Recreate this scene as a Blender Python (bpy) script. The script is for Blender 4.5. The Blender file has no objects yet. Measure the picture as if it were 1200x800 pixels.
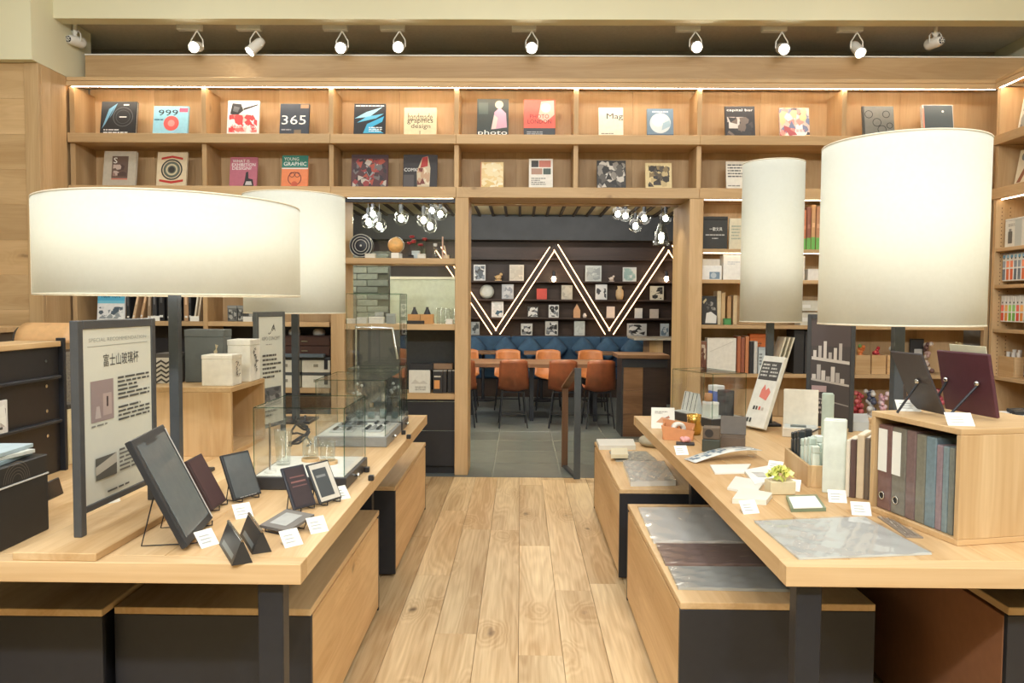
import bpy, math, random
from math import sin, cos, pi, radians
from mathutils import Vector, Matrix, Euler

# ------------------------------------------------------------------ camera, light, exposure
scene = bpy.context.scene
COL = scene.collection
FPX = 900.0
YAW, PITCH, ROLL, EYE = 0.0112, 0.0485, 0.0065, 1.5
cam_data = bpy.data.cameras.new('camera')
cam_data.sensor_width = 36.0
cam_data.lens = FPX / 1200.0 * 36.0
cam_data.clip_start = 0.05
cam = bpy.data.objects.new('camera', cam_data)
COL.objects.link(cam)
RC = Matrix.Rotation(YAW, 3, 'Z') @ Matrix.Rotation(pi / 2 - PITCH, 3, 'X') @ Matrix.Rotation(ROLL, 3, 'Z')
cam.matrix_world = Matrix.Translation((0, 0, EYE)) @ RC.to_4x4()
scene.camera = cam

scene.view_settings.view_transform = 'Standard'
scene.view_settings.look = 'None'
scene.view_settings.gamma = 1.0
scene.view_settings.use_curve_mapping = False
scene.view_settings.exposure = 0.4
scene.cycles.use_denoising = True
scene.cycles.max_bounces = 10
scene.cycles.diffuse_bounces = 5
scene.cycles.transparent_max_bounces = 24
scene.cycles.sample_clamp_indirect = 4.0
scene.cycles.caustics_reflective = False
scene.cycles.caustics_refractive = False

world = bpy.data.worlds.new('world')
world.use_nodes = True
world.node_tree.nodes['Background'].inputs[0].default_value = (1.0, 0.97, 0.9, 1)
world.node_tree.nodes['Background'].inputs[1].default_value = 0.25
scene.world = world


def area(name, loc, sx, sy, watts, color=(1, 0.93, 0.82), rot=(0, 0, 0), spread=180):
    l = bpy.data.lights.new(name, 'AREA')
    l.shape = 'RECTANGLE'
    l.size, l.size_y = sx, sy
    l.energy = watts
    l.color = color
    l.spread = radians(spread)
    o = bpy.data.objects.new(name, l)
    o.location = loc
    o.rotation_euler = rot
    COL.objects.link(o)
    return o


def spot(name, loc, target, watts, angle, color=(1, 0.92, 0.8), blend=0.5, radius=0.04):
    l = bpy.data.lights.new(name, 'SPOT')
    l.energy = watts
    l.spot_size = radians(angle)
    l.spot_blend = blend
    l.color = color
    l.shadow_soft_size = radius
    o = bpy.data.objects.new(name, l)
    o.location = loc
    o.rotation_euler = (Vector(target) - Vector(loc)).to_track_quat('-Z', 'Y').to_euler()
    COL.objects.link(o)
    return o


def point(name, loc, watts, color=(1, 0.9, 0.75), radius=0.05):
    l = bpy.data.lights.new(name, 'POINT')
    l.energy = watts
    l.color = color
    l.shadow_soft_size = radius
    o = bpy.data.objects.new(name, l)
    o.location = loc
    COL.objects.link(o)
    return o


# ceiling light panels of the shop (above the frame)
for ax in (-2.6, 0.0, 2.6):
    for ay in (0.2, 2.6, 5.0):
        area('ceiling_panel_light', (ax, ay, 4.36), 1.3, 0.5, 15, (0.96, 0.985, 1.0))
area('ceiling_panel_light', (0, -2.0, 4.36), 5.0, 1.0, 60, (0.96, 0.985, 1.0))
# ceiling spots over the two tables
for k, (sx, sy) in enumerate([(-1.0, 1.9), (-1.0, 3.3), (1.1, 1.9), (1.1, 3.3)]):
    spot('unseen_spot_light', (sx * 0.6, sy - 0.5, 4.3), (sx, sy + 0.5, 0.8), 24, 50, (0.97, 0.985, 1.0), 0.6, 0.03)
# unseen spots added behind the camera as fill for shades and bookcase fronts
for sx in (-2.4, -0.8, 0.8, 2.4):
    spot('unseen_spot_light', (sx, -1.6, 4.25), (sx * 0.85, 4.6, 1.5), 190, 110, (0.97, 0.985, 1.0), 0.3, 0.12)
# cafe ceiling
area('cafe_area_light', (0.3, 9.8, 2.9), 2.6, 1.4, 34, (1, 0.95, 0.88))
spot('cafe_spot_light', (0.4, 8.3, 2.95), (0.3, 9.9, 0.6), 120, 60, (1, 0.92, 0.82))
spot('cafe_spot_light', (1.6, 7.0, 2.95), (1.55, 8.6, 0.9), 130, 50, (1, 0.92, 0.82))
area('cafe_area_light', (-2.4, 9.0, 2.95), 1.2, 1.2, 70, (1, 0.96, 0.92))  # added to brighten the brick partition behind the window bay
spot('passage_spot_light', (1.1, 7.0, 2.42), (1.44, 7.05, 1.4), 14, 90, (1, 0.88, 0.7))
spot('passage_spot_light', (0.05, 7.0, 2.42), (0.05, 7.1, 0.0), 25, 70, (1, 0.88, 0.7))


area('cafe_fill_uplight', (-1.0, 7.75, 2.62), 5.0, 0.2, 200, (1, 0.98, 0.86), (radians(160), 0, 0))  # unseen uplight added above the soffit to brighten the slatted ceiling
spot('cafe_wash_light', (-0.6, 11.2, 2.95), (-0.6, 13.05, 2.85), 60, 110, (1, 0.95, 0.9))
spot('cafe_wash_light', (1.4, 11.2, 2.95), (1.4, 13.05, 2.85), 60, 110, (1, 0.95, 0.9))


# ------------------------------------------------------------------ pixel to place
def ray(px, py):
    return RC @ Vector(((px - 600) / FPX, (400 - py) / FPX, -1))


def at(px, py, X=None, Y=None, Z=None):
    d = ray(px, py)
    t = Y / d.y if Y is not None else ((Z - EYE) / d.z if Z is not None else X / d.x)
    return Vector((0, 0, EYE)) + d * t


# ------------------------------------------------------------------ colours and materials
def lin(c):
    return tuple(((v / 255) / 12.92 if v / 255 <= 0.04045 else ((v / 255 + 0.055) / 1.055) ** 2.4) for v in c[:3]) + (1,)


MATS = {}


def new_mat(name):
    m = bpy.data.materials.new(name)
    m.use_nodes = True
    nt = m.node_tree
    return m, nt, nt.nodes['Principled BSDF']


def plain(name, rgb, rough=0.5, metal=0.0, noise=0.06, nscale=30, coat=0.0, spec=0.5):
    """a colour with a little cloudy variation and fine relief"""
    if name in MATS:
        return MATS[name]
    m, nt, b = new_mat(name)
    c = lin(rgb)
    tc = nt.nodes.new('ShaderNodeTexCoord')
    n = nt.nodes.new('ShaderNodeTexNoise')
    n.inputs['Scale'].default_value = nscale
    n.inputs['Detail'].default_value = 3
    nt.links.new(tc.outputs['Object'], n.inputs['Vector'])
    r = nt.nodes.new('ShaderNodeValToRGB')
    r.color_ramp.elements[0].position = 0.3
    r.color_ramp.elements[1].position = 0.7
    r.color_ramp.elements[0].color = tuple(max(0, v * (1 - noise)) for v in c[:3]) + (1,)
    r.color_ramp.elements[1].color = tuple(min(1, v * (1 + noise)) for v in c[:3]) + (1,)
    nt.links.new(n.outputs['Fac'], r.inputs['Fac'])
    nt.links.new(r.outputs['Color'], b.inputs['Base Color'])
    b.inputs['Roughness'].default_value = rough
    b.inputs['Metallic'].default_value = metal
    b.inputs['Specular IOR Level'].default_value = spec
    if coat:
        b.inputs['Coat Weight'].default_value = coat
        b.inputs['Coat Roughness'].default_value = 0.08
    MATS[name] = m
    return m


def C(rgb, rough=0.55):
    return plain('paint_%02x%02x%02x_%d' % (int(rgb[0]), int(rgb[1]), int(rgb[2]), int(rough * 100)), rgb, rough)


def wood(name, axis, light, dark, rough=0.5, scale=1.0, knots=0.5, vary=0.25, grain=0.16, knot_gate=0.45):
    """oak: cathedral grain stretched along one axis, ringed knots, every board with its own tone"""
    if name in MATS:
        return MATS[name]
    m, nt, b = new_mat(name)
    N, L = nt.nodes.new, nt.links.new

    def math_(op, a, b_=None, c=None):
        n = N('ShaderNodeMath'); n.operation = op
        for i, v in enumerate((a, b_, c)):
            if v is None: continue
            if isinstance(v, (int, float)): n.inputs[i].default_value = v
            else: L(v, n.inputs[i])
        return n.outputs[0]

    def mapping(vec, across, along):
        n = N('ShaderNodeMapping')
        sc = [across * scale] * 3
        sc[axis] = along * scale
        n.inputs['Scale'].default_value = sc
        L(vec, n.inputs['Vector'])
        return n.outputs[0]
    tc = N('ShaderNodeTexCoord')
    oi = N('ShaderNodeObjectInfo')
    cmb = N('ShaderNodeCombineXYZ')
    for i in range(3):
        L(math_('MULTIPLY', oi.outputs['Random'], (37.0, 53.0, 71.0)[i]), cmb.inputs[i])
    add = N('ShaderNodeVectorMath'); add.operation = 'ADD'
    L(tc.outputs['Object'], add.inputs[0]); L(cmb.outputs[0], add.inputs[1])
    P = add.outputs[0]
    n1 = N('ShaderNodeTexNoise'); n1.inputs['Scale'].default_value = 1.0; n1.inputs['Detail'].default_value = 2
    n1.inputs['Distortion'].default_value = 0.4
    L(mapping(P, 5.0, 0.55), n1.inputs['Vector'])
    n2 = N('ShaderNodeTexNoise'); n2.inputs['Scale'].default_value = 1.0; n2.inputs['Detail'].default_value = 4
    L(mapping(P, 90.0, 3.0), n2.inputs['Vector'])
    # knots: some cells of a stretched voronoi
    vo = N('ShaderNodeTexVoronoi'); vo.inputs['Scale'].default_value = 1.0
    nd = N('ShaderNodeTexNoise'); nd.inputs['Scale'].default_value = 9.0; nd.inputs['Detail'].default_value = 3
    L(P, nd.inputs['Vector'])
    mxv = N('ShaderNodeMixRGB'); mxv.inputs[0].default_value = 0.16
    L(mapping(P, 3.6, 2.0), mxv.inputs[1]); L(nd.outputs['Color'], mxv.inputs[2])
    L(mxv.outputs[0], vo.inputs['Vector'])
    sep = N('ShaderNodeSeparateColor'); L(vo.outputs['Color'], sep.inputs[0])
    gate = math_('GREATER_THAN', sep.outputs[0], knot_gate)
    halo = N('ShaderNodeMapRange'); halo.interpolation_type = 'SMOOTHSTEP'
    halo.inputs['From Min'].default_value, halo.inputs['From Max'].default_value = 0.34, 0.0
    L(vo.outputs['Distance'], halo.inputs['Value'])
    hg = math_('MULTIPLY', halo.outputs[0], gate)
    core = N('ShaderNodeMapRange'); core.interpolation_type = 'SMOOTHSTEP'
    core.inputs['From Min'].default_value, core.inputs['From Max'].default_value = 0.085, 0.02
    L(vo.outputs['Distance'], core.inputs['Value'])
    kcore = math_('MULTIPLY', math_('MULTIPLY', core.outputs[0], gate), knots)
    # growth rings follow the contours of the noise and bend round the knots
    field = math_('MULTIPLY_ADD', hg, 0.22 * min(1.0, knots * 2), n1.outputs['Fac'])
    ring = math_('SINE', math_('MULTIPLY', field, 95.0))
    ring = math_('MULTIPLY_ADD', ring, grain * 0.2, math_('MULTIPLY_ADD', n2.outputs['Fac'], grain * 1.6, math_('MULTIPLY_ADD', n1.outputs['Fac'], 0.9, 0.05 - grain * 0.8)))
    ring = math_('SUBTRACT', ring, math_('MULTIPLY', hg, 0.16 * knots))
    rp = N('ShaderNodeValToRGB')
    e = rp.color_ramp.elements
    e[0].position, e[1].position = 0.28, 0.74
    e[0].color, e[1].color = lin(dark), lin(light)
    L(ring, rp.inputs['Fac'])
    mixk = N('ShaderNodeMixRGB')
    L(kcore, mixk.inputs[0]); L(rp.outputs['Color'], mixk.inputs[1])
    mixk.inputs[2].default_value = lin((84, 60, 42))
    hs = N('ShaderNodeHueSaturation')
    mr = N('ShaderNodeMapRange')
    mr.inputs['To Min'].default_value, mr.inputs['To Max'].default_value = 1 - vary, 1 + vary * 0.4
    L(oi.outputs['Random'], mr.inputs['Value'])
    L(mr.outputs[0], hs.inputs['Value'])
    L(mixk.outputs[0], hs.inputs['Color'])
    L(hs.outputs['Color'], b.inputs['Base Color'])
    b.inputs['Roughness'].default_value = rough
    b.inputs['Specular IOR Level'].default_value = 0.35
    bp = N('ShaderNodeBump'); bp.inputs['Strength'].default_value = 0.06; bp.inputs['Distance'].default_value = 0.01
    L(n2.outputs['Fac'], bp.inputs['Height']); L(bp.outputs[0], b.inputs['Normal'])
    MATS[name] = m
    return m


OAK_L, OAK_D = (230, 200, 155), (194, 155, 106)
oak_x = wood('oak_grain_x', 0, OAK_L, OAK_D)
oak_y = wood('oak_grain_y', 1, OAK_L, OAK_D)
oak_z = wood('oak_grain_z', 2, OAK_L, OAK_D)
case_x = wood('bookcase_oak_x', 0, (214, 183, 140), (186, 152, 108), vary=0.15)
case_z = wood('bookcase_oak_z', 2, (214, 183, 140), (186, 152, 108), vary=0.15, knots=0.3)
floor_oak = wood('floor_oak_y', 1, (233, 208, 166), (182, 148, 104), rough=0.4, knots=0.9, vary=0.16, grain=0.28, knot_gate=0.15)
walnut_x = wood('walnut_x', 0, (150, 112, 82), (104, 72, 50), vary=0.2, knots=0.2)
walnut_z = wood('walnut_z', 2, (132, 100, 76), (98, 70, 50), vary=0.2, knots=0.2)
dark_board = wood('dark_stained_board_x', 0, (72, 55, 48), (46, 36, 33), vary=0.25, knots=0.1)

black_panel = plain('black_laminate', (42, 42, 46), 0.5)
black_metal = plain('black_steel', (46, 48, 54), 0.42, 0.3)
grey_metal = plain('charcoal_steel', (84, 90, 96), 0.42, 0.35)
cream_paint = plain('cream_plaster', (224, 220, 190), 0.8, noise=0.015, nscale=3)
white_paint = plain('white_enamel', (235, 233, 224), 0.4, noise=0.02)
paper_white = plain('white_paper', (238, 238, 230), 0.7, noise=0.02)
page_edge = plain('page_edges', (226, 218, 200), 0.8, noise=0.05, nscale=200)
chrome = plain('chrome', (210, 212, 212), 0.15, 1.0, noise=0.02)


def emit(name, rgb, strength):
    if name in MATS:
        return MATS[name]
    m, nt, b = new_mat(name)
    b.inputs['Base Color'].default_value = lin(rgb)
    b.inputs['Emission Color'].default_value = lin(rgb)
    b.inputs['Emission Strength'].default_value = strength
    MATS[name] = m
    return m


def thin_glass(name, tint, refl=0.09, rough=0.0):
    if name in MATS:
        return MATS[name]
    m = bpy.data.materials.new(name)
    m.use_nodes = True
    nt = m.node_tree
    nt.nodes.clear()
    N, L = nt.nodes.new, nt.links.new
    out = N('ShaderNodeOutputMaterial')
    tr = N('ShaderNodeBsdfTransparent'); tr.inputs[0].default_value = lin(tint)
    gl = N('ShaderNodeBsdfGlossy'); gl.inputs['Roughness'].default_value = rough
    fr = N('ShaderNodeLayerWeight'); fr.inputs['Blend'].default_value = 0.5
    pw = N('ShaderNodeMath'); pw.operation = 'POWER'; pw.inputs[1].default_value = 4.0
    L(fr.outputs['Facing'], pw.inputs[0])
    ad = N('ShaderNodeMath'); ad.operation = 'MULTIPLY_ADD'; ad.inputs[1].default_value = 0.5; ad.inputs[2].default_value = refl * 0.5
    mx = N('ShaderNodeMixShader')
    L(pw.outputs[0], ad.inputs[0]); L(ad.outputs[0], mx.inputs[0])
    L(tr.outputs[0], mx.inputs[1]); L(gl.outputs[0], mx.inputs[2]); L(mx.outputs[0], out.inputs[0])
    MATS[name] = m
    return m


glass = thin_glass('clear_case_glass', (254, 255, 255), .09)
glass_green = thin_glass('green_glass_edge', (186, 214, 206), 0.2)
window_glass = thin_glass('window_glass', (252, 254, 254), 0.06)
drink_glass = thin_glass('drinking_glass', (249, 251, 250), 0.14, 0.02)
film = thin_glass('clear_plastic_film', (252, 252, 252), 0.3, 0.12)


def shade_mat():
    m, nt, b = new_mat('lamp_shade_fabric')
    nt.nodes.remove(b)
    N, L = nt.nodes.new, nt.links.new
    out = nt.nodes['Material Output']
    d = N('ShaderNodeBsdfDiffuse'); t = N('ShaderNodeBsdfTranslucent'); mx = N('ShaderNodeMixShader')
    tc = N('ShaderNodeTexCoord'); n = N('ShaderNodeTexNoise'); n.inputs['Scale'].default_value = 60
    r = N('ShaderNodeValToRGB')
    r.color_ramp.elements[0].color = lin((240, 241, 234)); r.color_ramp.elements[1].color = lin((246, 247, 241))
    L(tc.outputs['Object'], n.inputs['Vector']); L(n.outputs['Fac'], r.inputs['Fac'])
    L(r.outputs[0], d.inputs[0]); L(r.outputs[0], t.inputs[0])
    mx.inputs[0].default_value = 0.55
    L(d.outputs[0], mx.inputs[1]); L(t.outputs[0], mx.inputs[2]); L(mx.outputs[0], out.inputs[0])
    return m


shade_fabric = shade_mat()


def print_mat():
    """flat printing ink, colour from the print itself"""
    m, nt, b = new_mat('printed_ink')
    a = nt.nodes.new('ShaderNodeVertexColor')
    a.layer_name = 'Col'
    nt.links.new(a.outputs['Color'], b.inputs['Base Color'])
    b.inputs['Roughness'].default_value = 0.45
    return m


ink = print_mat()


# ------------------------------------------------------------------ mesh builder
class MB:
    def __init__(self):
        self.v, self.f, self.c, self.s, self.col = [], [], [], [], None

    def poly(self, pts, col=None, smooth=False):
        i = len(self.v)
        self.v += [tuple(p) for p in pts]
        self.f.append(list(range(i, i + len(pts))))
        self.c.append(col); self.s.append(smooth)
        return self

    def raw(self, verts, faces, smooth=False, col=None):
        i = len(self.v)
        self.v += [tuple(p) for p in verts]
        for f in faces:
            self.f.append([i + k for k in f]); self.c.append(col); self.s.append(smooth)
        return self

    def box(self, x0, x1, y0, y1, z0, z1, col=None):
        v = [(x, y, z) for z in (z0, z1) for y in (y0, y1) for x in (x0, x1)]
        return self.raw(v, [(0, 2, 3, 1), (4, 5, 7, 6), (0, 1, 5, 4), (2, 6, 7, 3), (0, 4, 6, 2), (1, 3, 7, 5)], False, col)

    def bbox(self, x0, x1, y0, y1, z0, z1, b=0.004):
        """box with chamfered edges"""
        b = min(b, (x1 - x0) * .45, (y1 - y0) * .45, (z1 - z0) * .45)
        X, Y, Z = (x0, x1), (y0, y1), (z0, z1)
        vs, idx = [], {}
        for i in (0, 1):
            for j in (0, 1):
                for k in (0, 1):
                    sx, sy, sz = (1, -1)[i] * b, (1, -1)[j] * b, (1, -1)[k] * b
                    for a, p in enumerate(((X[i], Y[j] + sy, Z[k] + sz), (X[i] + sx, Y[j], Z[k] + sz), (X[i] + sx, Y[j] + sy, Z[k]))):
                        idx[(i, j, k, a)] = len(vs); vs.append(p)
        q = lambda *t: [idx[x] for x in t]
        F = []
        for s in (0, 1):
            o = [(0, 0), (0, 1), (1, 1), (1, 0)] if s == 0 else [(0, 0), (1, 0), (1, 1), (0, 1)]
            F.append(q(*[(s, p[0], p[1], 0) for p in o]))
            F.append(q(*[(p[0], s, p[1], 1) for p in o[::-1]]))
            F.append(q(*[(p[0], p[1], s, 2) for p in o]))
        for j in (0, 1):
            for k in (0, 1):
                F.append(q((0, j, k, 1), (1, j, k, 1), (1, j, k, 2), (0, j, k, 2)))
                F.append(q((j, 0, k, 0), (j, 1, k, 0), (j, 1, k, 2), (j, 0, k, 2)))
                F.append(q((j, k, 0, 0), (j, k, 1, 0), (j, k, 1, 1), (j, k, 0, 1)))
        for i in (0, 1):
            for j in (0, 1):
                for k in (0, 1):
                    F.append(q((i, j, k, 0), (i, j, k, 1), (i, j, k, 2)))
        # outward winding
        cx = Vector(((x0 + x1) / 2, (y0 + y1) / 2, (z0 + z1) / 2))
        out = []
        for f in F:
            p = [Vector(vs[t]) for t in f]
            n = (p[1] - p[0]).cross(p[2] - p[0])
            m = sum(p, Vector()) / len(p) - cx
            out.append(f if n.dot(m) >= 0 else f[::-1])
        return self.raw(vs, out)

    def prism(self, pts, d0, d1, axis=2, col=None, smooth=False):
        """polygon (2-D) pushed along an axis"""
        def P(a, b, d):
            return {0: (d, a, b), 1: (a, d, b), 2: (a, b, d)}[axis]
        n = len(pts)
        v = [P(a, b, d0) for a, b in pts] + [P(a, b, d1) for a, b in pts]
        ar = sum(pts[i][0] * pts[(i + 1) % n][1] - pts[(i + 1) % n][0] * pts[i][1] for i in range(n))
        flip = (ar < 0) != (axis == 1)
        caps = [list(range(n))[::-1], list(range(n, 2 * n))]
        sides = [[i, (i + 1) % n, n + (i + 1) % n, n + i] for i in range(n)]
        if flip:
            caps = [c[::-1] for c in caps]; sides = [s[::-1] for s in sides]
        self.raw(v, caps, False, col)
        i0 = len(self.v) - 2 * n
        for s in sides:
            self.f.append([i0 + k for k in s]); self.c.append(col); self.s.append(smooth)
        return self

    def lathe(self, prof, cx=0, cy=0, z=0, seg=20, smooth=True, col=None, close=False):
        n = len(prof)
        v = [(cx + r * cos(2 * pi * i / seg), cy + r * sin(2 * pi * i / seg), z + h) for i in range(seg) for r, h in prof]
        F = []
        m = n if close else n - 1
        for i in range(seg):
            a, b = i * n, ((i + 1) % seg) * n
            for k in range(m):
                k2 = (k + 1) % n
                F.append([a + k, b + k, b + k2, a + k2])
        return self.raw(v, F, smooth, col)

    def cyl(self, cx, cy, z0, z1, r, seg=16, r2=None, col=None):
        r2 = r if r2 is None else r2
        self.lathe([(r, z0), (r2, z1)], cx, cy, 0, seg, True, col)
        self.poly([(cx + r * cos(-2 * pi * i / seg), cy + r * sin(-2 * pi * i / seg), z0) for i in range(seg)], col)
        return self.poly([(cx + r2 * cos(2 * pi * i / seg), cy + r2 * sin(2 * pi * i / seg), z1) for i in range(seg)], col)

    def tube(self, pts, r, seg=8, cap=True, col=None):
        pts = [Vector(p) for p in pts]
        rings, prev = [], None
        for i, p in enumerate(pts):
            d = (pts[min(i + 1, len(pts) - 1)] - pts[max(i - 1, 0)]).normalized()
            u = d.orthogonal().normalized() if prev is None else (prev - d * prev.dot(d)).normalized()
            prev = u
            w = d.cross(u)
            rings.append([p + (u * cos(2 * pi * k / seg) + w * sin(2 * pi * k / seg)) * r for k in range(seg)])
        v = [q for rg in rings for q in rg]
        F = [[i * seg + k, i * seg + (k + 1) % seg, (i + 1) * seg + (k + 1) % seg, (i + 1) * seg + k] for i in range(len(pts) - 1) for k in range(seg)]
        self.raw(v, F, True, col)
        if cap:
            self.poly(rings[0][::-1], col); self.poly(rings[-1], col)
        return self

    def ball(self, c, r, seg=16, rings=10, sz=1.0, col=None):
        prof = [(max(1e-4, r * sin(pi * i / rings)), -r * sz * cos(pi * i / rings)) for i in range(rings + 1)]
        return self.lathe(prof, c[0], c[1], c[2], seg, True, col)

    def sheet(self, fn, nu, nv, th, smooth=True):
        """curved sheet with thickness: fn(u,v) -> point"""
        P = [[Vector(fn(i / nu, j / nv)) for j in range(nv + 1)] for i in range(nu + 1)]
        N = []
        for i in range(nu + 1):
            row = []
            for j in range(nv + 1):
                du = P[min(i + 1, nu)][j] - P[max(i - 1, 0)][j]
                dv = P[i][min(j + 1, nv)] - P[i][max(j - 1, 0)]
                n = du.cross(dv)
                row.append(n.normalized() if n.length > 1e-9 else Vector((0, 0, 1)))
            N.append(row)
        W = nv + 1
        v = [P[i][j] + N[i][j] * th / 2 for i in range(nu + 1) for j in range(W)] + [P[i][j] - N[i][j] * th / 2 for i in range(nu + 1) for j in range(W)]
        o = (nu + 1) * W
        F = []
        for i in range(nu):
            for j in range(nv):
                a, b, c, d = i * W + j, (i + 1) * W + j, (i + 1) * W + j + 1, i * W + j + 1
                F += [[a, b, c, d], [o + d, o + c, o + b, o + a]]
        for i in range(nu):
            a, b = i * W, (i + 1) * W
            F.append([a, o + a, o + b, b])
            a, b = i * W + nv, (i + 1) * W + nv
            F.append([a, b, o + b, o + a])
        for j in range(nv):
            a, b = j, j + 1
            F.append([a, b, o + b, o + a])
            a, b = nu * W + j, nu * W + j + 1
            F.append([a, o + a, o + b, b])
        return self.raw(v, F, smooth)

    def mesh(self, name, mat):
        me = bpy.data.meshes.new(name)
        me.from_pydata(self.v, [], self.f)
        me.polygons.foreach_set('use_smooth', self.s)
        if any(c is not None for c in self.c):
            ca = me.color_attributes.new('Col', 'FLOAT_COLOR', 'CORNER')
            buf = []
            for f, c in zip(self.f, self.c):
                buf += list(lin(c or (200, 200, 200))) * len(f)
            ca.data.foreach_set('color', buf)
        if mat:
            me.materials.append(mat)
        me.update()
        return me

    def build(self, name, mat, parent=None, label=None, cat=None, group=None, kind=None, loc=None, rot=None):
        o = bpy.data.objects.new(name, self.mesh(name, mat))
        COL.objects.link(o)
        if parent:
            o.parent = parent
        if loc is not None:
            o.location = loc
        if rot is not None:
            o.rotation_euler = rot
        return tag(o, label, cat, group, kind)


def tag(o, label=None, cat=None, group=None, kind=None):
    if label: o['label'] = label
    if cat: o['category'] = cat
    if group: o['group'] = group
    if kind: o['kind'] = kind
    return o


def thing(name, label, cat, loc=(0, 0, 0), rz=0.0, group=None, rot=None):
    o = bpy.data.objects.new(name, None)
    o.empty_display_size = 0.05
    o.location = loc
    o.rotation_euler = rot if rot is not None else (0, 0, rz)
    COL.objects.link(o)
    return tag(o, label, cat, group)


def copy_tree(o, parent=None):
    c = o.copy()
    COL.objects.link(c)
    c.parent = parent
    for ch in list(o.children):
        copy_tree(ch, c)
    return c


def dup(root, loc, rz=None, label=None, group=None):
    r = copy_tree(root)
    r.location = loc
    if rz is not None: r.rotation_euler = (0, 0, rz)
    if label: r['label'] = label
    if group: r['group'] = group
    return r


def clone(src, parent, loc=None, rot=None, scale=None):
    c = src.copy()
    COL.objects.link(c)
    c.parent = parent
    if loc is not None: c.location = loc
    if rot is not None: c.rotation_euler = rot
    if scale is not None: c.scale = scale
    return c


_tc = bpy.data.curves.new('lettering_source', 'FONT')
_to = bpy.data.objects.new('lettering_source', _tc)
_TEXT = {}


def text_mesh(body):
    """outlines of a word as faces, height and width measured"""
    if body not in _TEXT:
        _tc.body = body
        _tc.size = 1.0
        _tc.resolution_u = 2
        me = bpy.data.meshes.new_from_object(_to)
        vs = [v.co.copy() for v in me.vertices]
        fs = [list(p.vertices) for p in me.polygons]
        bpy.data.meshes.remove(me)
        x0, x1 = min(v.x for v in vs), max(v.x for v in vs)
        y0, y1 = min(v.y for v in vs), max(v.y for v in vs)
        _TEXT[body] = ([((v.x - x0), (v.y - y0)) for v in vs], fs, x1 - x0, y1 - y0)
    return _TEXT[body]


def art(shapes, w, h, name='cover_print', parent=None, y=-0.0006, x0=None, seed=1):
    """flat printing on a w x h panel that faces -Y, origin at bottom centre (or left edge x0)"""
    rnd = random.Random(seed)
    m = MB()
    ox = -w / 2 if x0 is None else x0
    lay = 0
    for s in shapes:
        if s[0] == 'new':
            m.build(name, ink, parent, kind='stuff')
            m, name = MB(), s[1]
            continue
        lay += 1
        yy = y - 0.00025 * lay
        P = lambda u, v: (ox + u * w, yy, v * h)
        k = s[0]
        if k == 'r':
            _, u0, v0, u1, v1, c = s
            m.poly([P(u0, v0), P(u1, v0), P(u1, v1), P(u0, v1)], c)
        elif k == 'd':
            _, u, v, r, c = s
            m.poly([(ox + u * w + r * w * cos(2 * pi * i / 24), yy, v * h + r * w * sin(2 * pi * i / 24)) for i in range(24)], c)
        elif k == 'ring':
            _, u, v, r, t, c = s
            for i in range(24):
                a, b = 2 * pi * i / 24, 2 * pi * (i + 1) / 24
                q = lambda rr, an: (ox + u * w + rr * w * cos(an), yy, v * h + rr * w * sin(an))
                m.poly([q(r, a), q(r, b), q(r - t, b), q(r - t, a)][::-1], c)
        elif k == 'p':
            _, pts, c = s
            m.poly([P(*p) for p in pts], c)
        elif k == 't':       # text: word, centre u, bottom v, width fraction, colour [, height fraction]
            body, u, v, fw, c = s[1:6]
            vs, fs, tw, th = text_mesh(body)
            sx = fw * w / tw
            sz = sx if len(s) < 7 else s[6] * h / th
            bx = ox + u * w - tw * sx / 2
            m.raw([(bx + a * sx, yy, v * h + b * sz) for a, b in vs], fs, False, c)
        elif k == 'lines':   # rows of small print
            _, u0, v0, u1, v1, n, c = s
            st = (v1 - v0) / n
            for i in range(n):
                vb = v1 - (i + 1) * st
                uu = u0
                end = u1 - (0 if rnd.random() < .6 else rnd.uniform(.05, .5) * (u1 - u0))
                while uu < end - 0.01:
                    e2 = min(end, uu + rnd.uniform(.04, .16))
                    m.poly([P(uu, vb + st * .25), P(e2, vb + st * .25), P(e2, vb + st * .72), P(uu, vb + st * .72)], c)
                    uu = e2 + .02
        elif k == 'mosaic':  # patches of a busy picture
            _, u0, v0, u1, v1, nx, ny, cols = s
            du, dv = (u1 - u0) / nx, (v1 - v0) / ny
            for i in range(nx * ny + 4):
                cu, cv = rnd.uniform(u0, u1), rnd.uniform(v0, v1)
                n, a0 = rnd.choice((3, 4, 5, 6)), rnd.uniform(0, 6.28)
                pts = []
                for q in range(n):
                    rr = rnd.uniform(.55, 1.1)
                    an = a0 + 2 * pi * q / n
                    pts.append((min(u1, max(u0, cu + du * rr * cos(an))), min(v1, max(v0, cv + dv * rr * sin(an)))))
                yy -= 0.00002
                m.poly([P(*p) for p in pts], rnd.choice(cols))
    return m.build(name, ink, parent, kind='stuff')


def frame_rect(m, w, h, t, y0, y1, z0=0.0):
    """four-sided frame in XZ, thickness t, between y0 and y1"""
    m.box(-w / 2, w / 2, y0, y1, z0, z0 + t); m.box(-w / 2, w / 2, y0, y1, z0 + h - t, z0 + h)
    m.box(-w / 2, -w / 2 + t, y0, y1, z0 + t, z0 + h - t); m.box(w / 2 - t, w / 2, y0, y1, z0 + t, z0 + h - t)
    return m


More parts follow.
